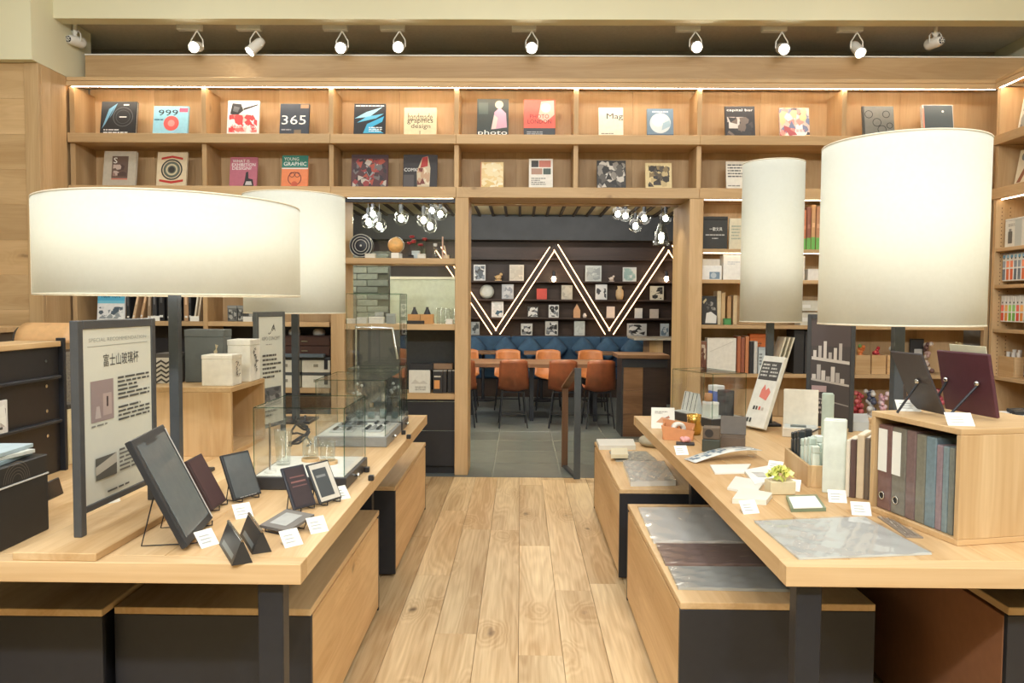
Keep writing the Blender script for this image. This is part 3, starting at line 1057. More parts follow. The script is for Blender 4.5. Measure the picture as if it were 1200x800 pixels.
# slim menu stand at the threshold
p = at(682, 561, Z=0)
ms = thing('menu_stand', 'slim steel stand with a sloping wooden plate at the cafe threshold', 'stand', (p.x - .045, p.y, 0), .16)
zt = at(673, 431, Y=p.y).z
MB().bbox(-.028, .028, -.012, .012, 0, zt, .002).build('post', grey_metal, ms)
MB().bbox(-.028, .028, .48, .504, 0, zt - .23, .002).build('post', walnut_z, ms)
MB().prism([(.014, zt - .015), (.014, zt - .0), (.505, zt - .21), (.505, zt - .228)], -.034, .034, 0).build('sloping_plate', walnut_x, ms)
MB().box(-.02, .02, .013, .479, .0, .02).build('foot_bar', black_metal, ms)


# pendants
def pendant(px, py, Y, label, bell=False, group='clear glass pendant lamps in the cafe'):
    p = at(px, py, Y=Y)
    r = thing('pendant_lamp', label, 'pendant lamp', p, group=group)
    if bell:
        pr = [(.035, .14), (.06, .08), (.085, -.02), (.105, -.1)]
        MB().lathe(pr + [(q - .004, h) for q, h in pr[::-1]], 0, 0, 0, 20).build('glass_shade', drink_glass, r)
    else:
        MB().ball((0, 0, 0), .085, 18, 12).build('glass_shade', drink_glass, r)
    MB().ball((0, 0, -.01), .032, 12, 8, 1.2).build('bulb', emit('pendant_bulb', (255, 240, 214), 45), r)
    MB().cyl(0, 0, .05, .15, .022, 12).build('socket', black_metal, r)
    MB().tube([(0, 0, .15), (0, 0, CZ + .03 - p.z)], .004, 6).build('cord', black_metal, r)
    return r


for px, py, Y, lab, bell in [
    (724, 250, 10.2, 'glass pendant leftmost of the cluster by the oak jamb', False), (733, 252, 9.9, 'glass pendant second from left in the cluster by the jamb', False),
    (744.6, 264, 9.4, 'lowest round glass pendant of the cluster by the jamb', False), (755, 255, 9.6, 'round glass pendant between the lowest one and the bell', False),
    (780, 255, 9.8, 'glass pendant half cut by the oak jamb, above the bell', False), (775, 277, 8.9, 'large bell shaped clear glass pendant beside the oak jamb', True),
    (431.7, 259, 9.0, 'glass pendant above the black round speaker in the window', False), (437, 250, 9.5, 'upper glass pendant at the left of the window bay', False),
    (444.5, 264, 8.8, 'lowest glass pendant at the left of the window bay', False), (470, 255, 8.8, 'single glass pendant above the globe', False),
    (496.5, 257, 8.9, 'glass pendant left in the right cluster of the window bay', False), (504, 264, 8.7, 'lowest glass pendant in the right cluster of the window bay', False),
    (506, 246, 9.4, 'upper glass pendant in the right cluster of the window bay', False), (516, 250, 9.2, 'rightmost glass pendant of the window bay', False)]:
    pendant(px, py, Y, lab, bell)
# recessed passage downlights
for px, lab in ((607, 'small recessed downlight in the passage soffit, left one'), (736, 'small recessed downlight in the passage soffit, right one')):
    p = at(px, 237, Z=2.436)
    r = thing('downlight', lab, 'downlight', (p.x, min(7.3, max(7.13, p.y)), 2.4365), group='passage downlights')
    MB().lathe([(.02, -.012), (.04, 0), (.045, -.004), (.03, -.018)], 0, 0, 0, 16).build('trim_ring', white_paint, r)
    MB().cyl(0, 0, -.011, -.004, .02, 12).build('lens', emit('downlight_glow', (255, 236, 200), 10), r)

# ------------------------------------------------------------------ track spotlights above the bookcase
def head(px, py, label, aim, lit, mount_px=None, power=0.0):
    Y = 6.76
    p = at(px, py, Y=Y)
    r = thing('track_spotlight', label, 'spotlight', (p.x, Y, 3.93), group='white spotlights above the bookcase')
    mx = (at(mount_px, 37, Y=Y).x - p.x) if mount_px is not None else 0
    if mount_px is not None:
        MB().bbox(mx - .105, mx + .105, -.03, .03, -.075, -.015, .004).build('driver_box', white_paint, r)
        MB().box(mx - .115, mx + .115, -.02, .02, -.015, 0).build('track', white_paint, r)
        top = -.075
    else:
        MB().cyl(0, 0, -.13, 0, .018, 12).build('stem', white_paint, r)
        top = -.13
    hz = p.z - 3.93
    d = Vector(aim).normalized()
    q = Vector((0, 0, 1)).rotation_difference(-d)
    body = MB().lathe([(.001, .085), (.030, .085), (.034, .07), (.042, .05), (.046, -.07), (.050, -.085), (.044, -.085), (.040, -.07)], 0, 0, 0, 20)
    h = body.build('head', white_paint, r, loc=(0, 0, hz))
    h.rotation_euler = q.to_euler()
    if lit:
        MB().cyl(0, 0, -.074, -.070, .036, 16).build('lens', emit('spot_lens', (255, 250, 240), 60), h)
    else:
        MB().cyl(0, 0, .0851, .090, .026, 16).build('vent_cap', black_metal, h)
        for k in range(6):
            MB().box(-.003, .003, .006, .022, .0901, .093).build('vent_rib', white_paint, h, rot=(0, 0, k * pi / 3))
    for s in (-1, 1):
        MB().tube([(s * .052, 0, hz), (s * .05, 0, hz + .06), (s * .03, 0, hz + .09), (0, 0, top)], .006, 6).build('yoke_arm', white_paint, r)
    if power:
        spot('track_spot_lamp', (p.x + d.x * .1, Y + d.y * .1, p.z + d.z * .1), (p.x + d.x, Y + d.y, p.z + d.z), power, 60, (1, .96, .9), .6, .03)
    return r


head(88, 48, 'black backed white spotlight on a stem at the far left end', (.12, .95, .12), False)
for px, py, mp, lab, aim in [
    (231, 55, 222, 'lit white spotlight above the blue record-cover book', (.05, -1, -.35)),
    (300, 54, 292, 'white spotlight tilted left showing its barrel', (-.55, -.45, -.75)),
    (401, 56, 393, 'lit white spotlight third bright one from left, above the black and blue book', (.05, -1, -.35)),
    (468, 55, 460, 'lit white spotlight above the cream hand-lettered book', (.03, -1, -.35)),
    (623, 56, 614, 'lit white spotlight over the red photo fair book', (0, -1, -.35)),
    (815, 55, 806, 'lit white spotlight right of centre, above the bookcase divider', (-.05, -1, -.35)),
    (916, 57, 907, 'lit white spotlight above the colourful collage book', (-.05, -1, -.4)),
    (1004, 57, 996, 'white spotlight with a small glare turned downward near the right', (.1, -.75, -.7))]:
    head(px, py, lab, aim, True, mp, 14)
head(1096, 50, 'black backed white spotlight on a stem at the far right end', (-.12, .95, .12), False)

# ------------------------------------------------------------------ books on the two display rows
def display_book(row, x0, y0, x1, label, cover, shapes, t=.022, yb=None, seed=1, lean=.16, rz=0.0):
    zs = (S1, S2)[row][1]
    Y = 6.78
    a, b = at(x0, y0, Y=Y), at(x1, y0, Y=Y)
    w = b.x - a.x
    h = (a.z - zs) / cos(lean) + .004
    return book(label, w, h, t, ((a.x + b.x) / 2, Y, zs + t * sin(lean) + .0006), cover, shapes, rz, lean, 'books on the upper display shelves', seed)


W, K = (238, 238, 232), (34, 34, 36)
blk = lambda u, v, w, h, c: ('r', u, v, u + w, v + h, c)
display_book(0, 116, 118.5, 158, 'black book with white radial chart on the top shelf, leftmost', (38, 40, 44), [('ring', .62, .55, .28, .015, (96, 100, 104)), ('ring', .62, .55, .2, .012, (80, 84, 88)), ('r', .52, .53, .72, .56, (230, 230, 230)),
    ('p', [(.05, .2), (.22, .78), (.45, .95), (.3, .6)], (110, 160, 190)), ('p', [(.12, .3), (.3, .7), (.4, .88), (.24, .5)], (40, 44, 48)), ('lines', .1, .05, .95, .2, 2, (200, 204, 206)), ('lines', .62, .86, .95, .95, 1, (210, 210, 210))], .026, seed=2)
display_book(0, 178, 124, 219, 'light blue book with a red disc and large 999 numerals', (150, 206, 226), [('d', .52, .42, .22, (226, 98, 96)), ('d', .52, .42, .1, (238, 150, 146)), ('t', '999', .42, .68, .56, (36, 40, 52), .2), blk(.74, .8, .24, .14, (206, 90, 122)), ('lines', .04, .5, .28, .58, 1, (60, 110, 140)), ('lines', .7, .05, .96, .1, 1, (60, 110, 140))])
display_book(0, 265, 117, 302, 'white and red book with a black pen drawing, top shelf', (236, 232, 230), [('mosaic', .05, .1, .95, .6, 6, 4, [(222, 70, 72), (236, 120, 112), (240, 190, 184)]), ('p', [(.08, .62), (.3, .56), (.5, .72), (.42, .9), (.14, .92)], K), ('p', [(.16, .7), (.32, .66), (.38, .8), (.2, .84)], (90, 92, 96)), ('p', [(.5, .72), (.95, .86), (.96, .9), (.5, .78)], K), ('t', 'Mashithos', .5, .22, .8, W, .1)])
display_book(0, 327, 121, 361, 'navy book with large white 365 numerals', (46, 54, 66), [('t', '365', .48, .36, .84, W, .28), blk(.7, .86, .28, .12, (150, 120, 84)), blk(.5, 0, .24, .2, (120, 104, 82)), ('lines', .06, .16, .4, .24, 1, (160, 164, 170))])
display_book(0, 414, 121, 451, 'black book with bright blue wave shapes on the top shelf', (26, 30, 38), [('p', [(.02, .55), (.4, .75), (.9, .9), (.5, .6)], (150, 200, 226)), ('p', [(.3, .1), (.42, .38), (.96, .62), (.9, .45), (.6, .3), (.96, .1)], (54, 160, 206)), ('p', [(.1, .42), (.7, .55), (.95, .7), (.4, .6)], (90, 176, 214)), ('lines', .05, .9, .95, .97, 1, (220, 222, 222)), ('lines', .48, .14, .9, .3, 3, (230, 240, 244))])
display_book(0, 473, 126, 511, 'cream book with brown hand-drawn lettering on the top shelf', (222, 212, 176), [('t', 'handmade', .5, .55, .76, (86, 66, 50), .26), ('t', 'graphics', .5, .42, .8, (70, 54, 44), .22), ('t', 'design', .52, .24, .6, (86, 66, 50), .2), blk(.49, .0, .02, .2, (120, 100, 76))], .034)
display_book(0, 559, 115, 596, 'dark book with a pink figure photograph and white lettering at its foot', (52, 60, 56), [('d', .7, .85, .13, (214, 200, 170)), ('p', [(.5, .2), (.55, .65), (.72, .78), (.92, .62), (.95, .25)], (196, 156, 176)), ('p', [(.45, .2), (.6, .22), (.66, .5), (.54, .58)], (226, 196, 190)), ('t', 'photo', .5, .02, .92, W, .16), blk(.05, .6, .3, .3, (76, 88, 80))])
display_book(0, 614, 116, 651, 'red PHOTO LONDON book with a dark strip at its foot', (232, 92, 78), [('p', [(.45, .5), (.55, .95), (.95, .98), (.97, .6), (.7, .4)], (240, 176, 160)), ('d', .7, .78, .16, (246, 214, 200)), ('t', 'PHOTO', .5, .5, .6, (66, 30, 34), .11), ('t', 'LONDON', .5, .36, .76, (66, 30, 34), .11), blk(0, 0, 1, .24, (56, 62, 68)), ('lines', .1, .06, .6, .16, 2, (160, 166, 170))])
display_book(0, 702, 125.5, 731, 'cream book with the word Mag in black serif letters', (232, 226, 206), [('t', 'Mag', .66, .56, .66, (44, 42, 42), .24), ('lines', .1, .1, .6, .16, 1, (120, 116, 106))])
display_book(0, 759, 127, 790, 'blue grey book with a pale globe shape on the top shelf', (112, 136, 156), [('d', .5, .5, .4, (206, 216, 220)), ('d', .42, .58, .24, (224, 230, 232)), blk(0, .0, 1, .12, (76, 98, 120)), ('p', [(.55, .25), (.9, .4), (.85, .6), (.6, .5)], (160, 186, 200)), ('lines', .2, .84, .8, .94, 1, (220, 226, 230))])
display_book(0, 851, 124, 886, 'black book with small photographs and white title, top shelf', (44, 42, 44), [('t', 'capital bar', .5, .82, .88, W, .1), ('mosaic', .06, .06, .94, .66, 4, 4, [(70, 64, 62), (186, 176, 168), (110, 98, 90), (52, 50, 52)]), blk(.12, .3, .36, .28, (200, 196, 190))])
display_book(0, 915, 126, 950, 'colourful collage book with a white round title label', (216, 190, 180), [('mosaic', 0, 0, 1, 1, 6, 6, [(226, 150, 140), (120, 130, 160), (236, 200, 150), (176, 90, 96), (230, 220, 214), (90, 84, 90)]), ('d', .68, .24, .24, (242, 238, 234)), ('lines', .54, .2, .84, .3, 2, (206, 130, 130))])
display_book(0, 1013, 124, 1050, 'grey book with black doodle drawings behind the large right lamp', (112, 114, 110), [('ring', .2, .75, .13, .02, K), ('ring', .45, .5, .14, .02, K), ('ring', .75, .75, .12, .02, K), ('ring', .6, .28, .14, .02, K), ('ring', .85, .4, .1, .02, K), blk(0, 0, .06, 1, (60, 62, 62))])
display_book(0, 1084, 122.5, 1120, 'dark slate photo book with white foot, rightmost on the top shelf', (206, 200, 190), [blk(.04, .26, .94, .72, (70, 82, 88)), blk(.04, .18, .9, .04, (220, 220, 214)), ('d', .66, .8, .04, (214, 220, 220)), blk(0, .3, .05, .6, (206, 130, 110))], .04)
# second row
display_book(1, 119, 177, 157, 'grey beige book with a framed picture block, second shelf left end', (186, 178, 162), [blk(.26, .24, .5, .62, (104, 84, 76)), ('t', 'S', .36, .66, .12, W, .16), ('mosaic', .3, .3, .72, .62, 3, 3, [(190, 170, 160), (150, 120, 112), (84, 66, 62)]), blk(.26, .2, .5, .03, (206, 110, 90))], .03)
display_book(1, 182, 178, 217, 'cream book with a round ornamental crest and red ribbons', (220, 202, 170), [('ring', .5, .5, .36, .05, (60, 60, 58)), ('d', .5, .5, .28, (96, 102, 92)), ('ring', .5, .5, .2, .06, (200, 188, 156)), ('d', .5, .5, .1, (56, 54, 52)), ('p', [(.14, .84), (.5, .9), (.86, .84), (.86, .78), (.5, .84), (.14, .78)], (190, 60, 54)), ('p', [(.1, .16), (.5, .1), (.9, .16), (.9, .22), (.5, .17), (.1, .22)], (190, 60, 54))])
display_book(1, 268, 184, 300, 'dusty pink WHAT IS EXHIBITION DESIGN book with a black hand', (182, 104, 122), [('t', 'WHAT IS', .4, .82, .62, W, .1), ('t', 'EXHIBITION', .5, .7, .86, W, .1), ('t', 'DESIGN?', .44, .58, .7, W, .1), ('p', [(.5, .04), (.56, .2), (.6, .5), (.68, .52), (.7, .3), (.86, .26), (.9, .04)], (46, 40, 44)), ('p', [(.58, .08), (.62, .2), (.8, .2), (.84, .08)], (196, 190, 190))])
display_book(1, 329, 182, 360, 'green and orange YOUNG GRAPHIC book', (232, 134, 84), [blk(0, .62, 1, .38, (44, 122, 108)), ('t', 'YOUNG', .36, .84, .56, W, .1), ('t', 'GRAPHIC', .5, .68, .86, W, .12), blk(0, .58, 1, .03, W), ('ring', .5, .28, .26, .03, (120, 50, 40)), ('ring', .4, .4, .1, .02, (90, 44, 40)), ('ring', .6, .4, .1, .02, (90, 44, 40)), ('d', .5, .1, .12, (200, 90, 60))])
display_book(1, 411, 181, 454, 'dark red densely patterned book on the second shelf', (84, 48, 52), [('mosaic', .04, .04, .96, .88, 8, 7, [(150, 60, 62), (52, 40, 46), (110, 104, 104), (190, 180, 170), (70, 44, 48), (170, 76, 60)]), blk(.0, .9, 1, .1, (60, 34, 38)), ('p', [(.5, .2), (.7, .55), (.5, .8), (.3, .55)], (150, 150, 150)), ('p', [(.5, .35), (.6, .55), (.5, .7), (.4, .55)], (50, 44, 48))])
display_book(1, 472, 181, 512, 'black COMIC book with a cream and red figure', (48, 44, 46), [('p', [(.42, .05), (.4, .5), (.56, .92), (.72, .96), (.8, .6), (.78, .05)], (206, 190, 160)), ('p', [(.5, .6), (.56, .92), (.72, .95), (.72, .66)], (176, 56, 52)), ('mosaic', .42, .1, .78, .6, 4, 4, [(196, 160, 130), (120, 60, 52), (226, 214, 190)]), ('t', 'COMIC', .24, .5, .42, W, .1), blk(.02, .04, .3, .36, (84, 78, 78))])
display_book(1, 563, 190, 590, 'pale yellow book with a light grid of labels', (232, 206, 150), [('mosaic', .05, .04, .98, .98, 4, 6, [(238, 222, 180), (226, 196, 130), (244, 234, 206)]), blk(0, 0, .04, 1, (204, 130, 96))])
display_book(1, 620, 186, 648, 'white book with four small photographs on the second shelf', (232, 228, 218), [blk(.1, .72, .3, .22, (60, 58, 58)), blk(.42, .72, .5, .22, (196, 120, 104)), blk(.1, .48, .46, .2, (176, 140, 120)), blk(.6, .48, .32, .2, (76, 90, 84)), ('lines', .1, .12, .7, .38, 4, (130, 126, 120))])
display_book(1, 700, 188, 734, 'black and white photo collage book on the second shelf', (60, 58, 56), [('mosaic', .02, .02, .98, .98, 6, 6, [(206, 200, 190), (48, 46, 46), (140, 134, 126), (90, 86, 82)]), blk(.3, .3, .3, .24, (214, 210, 202))])
display_book(1, 757, 191, 788, 'straw coloured book with a black collage block', (220, 200, 150), [('mosaic', .1, .1, .92, .9, 5, 5, [(56, 50, 44), (140, 120, 84), (90, 80, 66), (196, 176, 130)]), ('r', .3, .16, .6, .5, (62, 58, 56))])
display_book(1, 852, 189, 884, 'white book with five lines of grey text beside the slim lamp', (228, 222, 208), [('lines', .06, .42, .94, .92, 5, (92, 90, 88)), ('lines', .06, .1, .5, .18, 1, (130, 126, 120))])
# books on the right wall rows
for row, px, lab, c, sh in [(0, 1190, 'pale book with grey drawing on the top shelf of the right wall', (226, 220, 204), [('mosaic', .1, .1, .9, .9, 4, 4, [(150, 150, 144), (206, 200, 186), (110, 112, 108)])]),
                            (1, 1186, 'cream book with brown stripes on the second shelf of the right wall', (226, 214, 186), [('p', [(.1, .1), (.3, .1), (.6, .5), (.4, .5)], (150, 96, 66)), ('p', [(.4, .3), (.6, .3), (.9, .7), (.7, .7)], (150, 96, 66)), ('d', .3, .8, .14, (120, 124, 120))])]:
    z = (S1, S2)[row][1]
    p = at(px, 150 if row == 0 else 213, X=4.14)
    book(lab, .25, .31, .025, (4.14, p.y - .145, z + .006), c, sh, -pi / 2, .16, 'books on the upper display shelves', 3 + row)


# ------------------------------------------------------------------ lower left bays: books and boxes
def upright(label, x, w, h, z, Y=6.76, c=(60, 60, 60), d=.16, lean=0.0, shapes=None, name='book', group=None, seed=1):
    """book or folder seen by its spine, leaning sideways"""
    r = thing(name, label, 'book' if name == 'book' else name.split('_')[-1], (x, Y, z + abs(sin(lean)) * w / 2 + .0005), group=group, rot=(0, lean, 0))
    MB().bbox(-w / 2, w / 2, 0, d, 0, h, .002).build('cover', C(c), r)
    MB().box(-w / 2 + .003, w / 2 - .003, .004, d + .0005, h + .00001, h + .001).build('pages', page_edge, r)
    if shapes:
        art(shapes, w, h, 'spine_print', r, seed=seed)
    return r


z0 = zl[0]
p = at(129, 347, Y=6.74)
book('blue and white New York city book behind the tall sign', .24, .30, .02, (p.x, 6.74, z0 + .003), (232, 236, 236), [('r', 0, .55, 1, 1, (84, 178, 216)), ('t', 'New York', .5, .66, .7, (34, 60, 90), .12), ('r', 0, .5, 1, .58, (120, 200, 226)), ('mosaic', .05, .05, .95, .4, 6, 4, [(150, 160, 166), (214, 220, 222), (80, 96, 110), (232, 236, 236)])], 0, .1, None, 5)
spines = [(150, (40, 42, 46), .03, 0), (155.5, (206, 176, 140), .022, .22), (164.5, (196, 160, 120), .024, .22), (174, (150, 128, 104), .03, .05), (181, (58, 58, 60), .035, 0), (189, (34, 34, 36), .05, 0), (198, (44, 44, 46), .04, 0), (218, (176, 140, 104), .04, .0),
          (222.5, (40, 40, 42), .022, 0), (227.5, (226, 214, 190), .016, .15), (231.5, (210, 190, 160), .016, .15), (206, (52, 52, 54), .035, 0)]
for k, (px, c, w, ln) in enumerate(spines):
    x = at(px, 360, Y=6.76).x
    upright(['black slim book just right of the New York book', 'tan book leaning right of the New York book', 'second tan leaning book on the left shelf', 'brown grey upright book on the left shelf', 'charcoal upright book on the left shelf', 'thick black spiral book on the left shelf', 'black book touching the lamp pole on its left side', 'brown book touching the lamp pole on its right side', 'black book right of the brown one near the lamp pole', 'cream book leaning steeply on the left shelf', 'beige book leaning steeply on the left shelf', 'black upright book hidden behind the lamp pole'][k],
            x, w, .26 + .03 * (k % 3), z0, 6.76, c, .18, ln, [('r', .2, .1, .8, .16, (226, 226, 220)), ('r', .3, .5, .7, .9, tuple(min(255, v + 50) for v in c))], 'book', 'books on the left shelf behind the sign')
for k, (px, c) in enumerate([(183, W), (229, W), (291, (210, 206, 196))]):
    x = at(px, 374, Y=6.72).x
    m = MB().bbox(-.04, .04, 0, .004, 0, .045, .001)
    m.build('shelf_label', paper_white, None, ['small white shelf label below the black spiral book', 'small white shelf label right of the lamp pole', 'small grey shelf label by the black boxes'][k], 'label', 'white shelf labels', loc=(x, 6.70, z0 + .0005))
for k, px in enumerate((272, 284, 296)):
    x = at(px, 366, Y=6.78).x
    r = thing('tin_box', ['grey patterned tin, left of three on the left shelf', 'grey patterned tin, middle of three on the left shelf', 'grey patterned tin, right of three on the left shelf'][k], 'tin', (x, 6.78, z0 + .0005), group='grey tins on the left shelf')
    MB().bbox(-.042, .042, 0, .1, 0, .11, .004).build('body', C((112, 114, 112)), r)
    MB().bbox(-.044, .044, -.002, .102, .1101, .14, .004).build('lid', C((140, 142, 138)), r)
    art([('mosaic', .05, .1, .95, .95, 4, 4, [(60, 62, 62), (170, 172, 166), (100, 102, 100)])], .084, .11, 'body_print', r, seed=k)
# bay beside the post: drawers box, white boxes with clasps
zb2 = zl[1]
xa, xb = at(318, 440, Y=6.74).x, at(401, 440, Y=6.74).x
xb = min(xb, -1.68)
for row_, (yb, yt) in enumerate(((456, 441), (440, 428))):
    zz = zb2 + row_ * .135 + .0005
    for k in range(2):
        w = (xb - xa) / 2 - .01
        cx = xa + w / 2 + k * (w + .02)
        r = thing('storage_box', ['white storage box with black clasp, lower left one below the dark drawers', 'white storage box with black clasp, lower right one below the dark drawers', 'white storage box with black clasp, upper left one below the dark drawers', 'white storage box with black clasp, upper right one below the dark drawers'][row_ * 2 + k], 'box', (cx, 6.74, zz), group='white boxes with clasps')
        MB().bbox(-w / 2, w / 2, 0, .22, 0, .11, .004).build('body', plain('cream_card', (222, 220, 204), .6), r)
        MB().bbox(-w / 2 - .003, w / 2 + .003, -.003, .223, .1101, .134, .004).build('lid', C((70, 74, 76)), r)
        MB().bbox(w / 2 - .05, w / 2 - .02, -.012, -.0031, .03, .12, .002).build('clasp', black_metal, r)
        MB().box(-.02, .02, -.006, -.0001, .05, .075).build('tag', C((150, 146, 130)), r)
xa2 = at(326, 400, Y=6.76).x
r = thing('drawer_unit', 'dark brown wooden drawer unit with metal pulls beside the oak post', 'drawer unit', ((xa2 + xb) / 2, 6.78, zb2 + .275))
w = xb - xa2
MB().bbox(-w / 2, w / 2, 0, .2, 0, .185, .004).build('body', plain('dark_mahogany', (62, 42, 38), .4), r)
for k in range(2):
    d_ = MB().bbox(-w / 2 + .01, w / 2 - .01, -.012, -.0001, .012 + k * .085, .09 + k * .085, .004).build('drawer', plain('mahogany_front', (76, 50, 44), .35), r)
    MB().bbox(-.03, .03, -.022, -.0121, .045 + k * .085, .055 + k * .085, .002).build('pull', chrome, d_)
for k, dx in enumerate((-.12, .1)):
    MB().lathe([(.001, 0), (.05, 0), (.055, .02), (.05, .045), (.03, .056), (.001, .058)], 0, 0, 0, 18).build('small_dish', C((206, 208, 206), .3), None, ['pale grey lidded dish on the dark drawers, left', 'pale grey lidded dish on the dark drawers, right'][k], 'dish', 'dishes on the dark drawers', loc=((xa2 + xb) / 2 + dx, 6.88, zb2 + .461))
MB().bbox(-w * .45, w * .45, -.01, .07, 0, .03, .004).build('folded_cloth', C((96, 108, 116), .9), None, 'grey blue folded cloth lying before the dark drawers', 'cloth', loc=((xa2 + xb) / 2 - .02, 6.69, zb2 + .2715))

# ------------------------------------------------------------------ window bay objects
z1 = wz[0] + .0005
# round black speaker with rings
p = at(418, 288, Y=6.84)
rr = .105
r = thing('round_speaker', 'round black speaker with concentric rings on a low stand', 'speaker', (p.x + .035, 6.86, z1))
MB().lathe([(.001, 0), (rr * .2, -.01), (rr * .5, .012), (rr * .9, -.005), (rr, .0), (rr, .05), (rr * .6, .07), (.001, .072)], 0, 0, 0, 32).build('body', black_metal, r, loc=(0, 0, rr + .012), rot=(-pi / 2, 0, 0))
for k, q in enumerate((.95, .72, .5)):
    m = MB()
    m.tube([(rr * q * cos(t * 2 * pi / 32), -.014, rr + .012 + rr * q * sin(t * 2 * pi / 32)) for t in range(33)], .0035, 6, False)
    m.build('ring', C((190, 190, 182), .35), r)
MB().ball((0, -.016, rr + .012), .01, 10, 6).build('centre_cap', C((226, 226, 222)), r)
MB().bbox(-.06, .06, -.02, .05, 0, .014, .003).build('foot', black_metal, r)
# globe
p = at(463.5, 287, Y=6.85)
r = thing('globe', 'small orange tan globe on a white cube stand', 'globe', (p.x, 6.85, z1))
gm = plain('antique_globe', (226, 178, 112), .5, noise=.25, nscale=18)
MB().bbox(-.035, .035, -.03, .03, 0, .055, .004).build('stand', white_paint, r)
MB().ball((0, 0, .055 + .068), .068, 24, 16).build('sphere', gm, r)
MB().tube([(.074 * cos(a_ * pi / 12 - pi / 2), 0, .123 + .074 * sin(a_ * pi / 12 - pi / 2)) for a_ in range(13)], .004, 6).build('meridian_arm', chrome, r)
for k, (px, w, h, c, lab) in enumerate([(434, .09, .045, (222, 218, 204), 'white low box in front of the round speaker'), (468.5, .035, .05, (200, 202, 200), 'tiny grey white block right of the globe stand'), (481, .05, .035, (40, 38, 36), 'small black block in the window bay'),
                                        (487, .07, .075, (196, 206, 206), 'pale blue box behind the white mug box'), (494, .07, .045, (226, 224, 214), 'small white box under the red flower stems'), (522, .06, .04, (226, 214, 186), 'cream low box at the right end of the window shelf')]):
    x = at(px, 298, Y=6.82 + .03 * (k % 2)).x
    r = thing('gift_box', lab, 'box', (x, 6.80 + .05 * (k % 2), z1), group='small boxes on the upper window shelf')
    MB().bbox(-w / 2, w / 2, 0, .05, 0, h * .75, .003).build('body', C(c), r)
    MB().bbox(-w / 2 - .001, w / 2 + .001, -.001, .051, h * .7501, h, .003).build('lid', C(tuple(max(0, v - 10) for v in c)), r)
x = at(497, 298, Y=6.93).x
r = thing('flower_vase', 'glass vase with dark red flowers in the window bay', 'vase', (x, 6.95, z1))
MB().lathe([(.001, 0), (.025, 0), (.03, .05), (.015, .09), (.018, .1)], 0, 0, 0, 16).build('vase', drink_glass, r)
rr_ = random.Random(3)
for k in range(6):
    tip = Vector((rr_.uniform(-.14, .03), rr_.uniform(-.03, .03), rr_.uniform(.13, .22)))
    s_ = MB().tube([(0, 0, .02), tip * .5 + Vector((0, 0, .05)), tip], .0025, 5).build('stem', C((70, 84, 50)), r)
    fm = MB()
    for q in range(5):
        an = q * 2 * pi / 5
        fm.ball((tip.x + .013 * cos(an), tip.y + .013 * sin(an), tip.z), .012, 8, 6)
    fm.build('blossom', C((150, 40, 48)), r)
x = at(510, 292, Y=6.85).x
r = thing('bottle', 'slim glass bottle with a grey cap in the window bay', 'bottle', (x, 6.85, z1))
MB().lathe([(.001, 0), (.024, 0), (.025, .08), (.014, .1), (.012, .115)], 0, 0, 0, 16).build('body', drink_glass, r)
MB().cyl(0, 0, .1155, .14, .017, 14).build('cap', C((206, 206, 202)), r)
x = at(519, 290, Y=6.83).x
r = thing('tablet_stand', 'small cream easel stand with one upright post in the window bay', 'stand', (x, 6.83, z1))
MB().bbox(-.008, .004, -.01, .01, 0, .2, .002).build('post', C((206, 170, 150)), r)
MB().prism([(.03, 0), (.045, 0), (.016, .12), (.008, .12)], -.01, .01, 1).build('strut', C((226, 210, 180)), r)
# middle window shelf
z2 = wz[1] + .0005
for k, px in enumerate((485, 500)):
    x = at(px, 370, Y=6.76).x
    r = thing('card_box', ['open tan cardboard box with black pieces, left one', 'open tan cardboard box with black pieces, right one'][k], 'box', (x, 6.76, z2), group='tan boxes on the middle window shelf')
    m = MB().box(-.055, .055, 0, .003, 0, .085).box(-.055, .055, .087, .09, 0, .085).box(-.055, -.052, .003, .087, 0, .085).box(.052, .055, .003, .087, 0, .085).box(-.052, .052, .003, .087, 0, .003)
    m.build('body', C((206, 154, 96), .7), r)
    MB().lathe([(.001, 0), (.035, 0), (.04, .06), (.025, .1), (.012, .13), (.012, .145), (.001, .146)], 0, .045, .0035, 14).build('bottle_filler', C((58, 60, 62)), r)
MB().bbox(-.075, .075, 0, .03, 0, .03, .003).build('black_tray', C((44, 42, 40)), None, 'low black tray in front of the tan boxes', 'tray', loc=(at(487, 378, Y=6.71).x, 6.70, z2))
for k, px in enumerate((514, 519.5, 525, 530)):
    x = at(px, 366, Y=6.78).x
    MB().lathe([(.001, 0), (.021, 0), (.022, .14), (.020, .14), (.019, .004), (.001, .004)], 0, 0, 0, 14).build('glass_tube', drink_glass, None, ['tall clear glass beside the right tan box', 'second tall clear glass on the middle window shelf', 'third tall clear glass on the middle window shelf', 'last tall clear glass by the oak post'][k], 'glass', 'tall glasses on the middle window shelf', loc=(x, 6.80, z2))
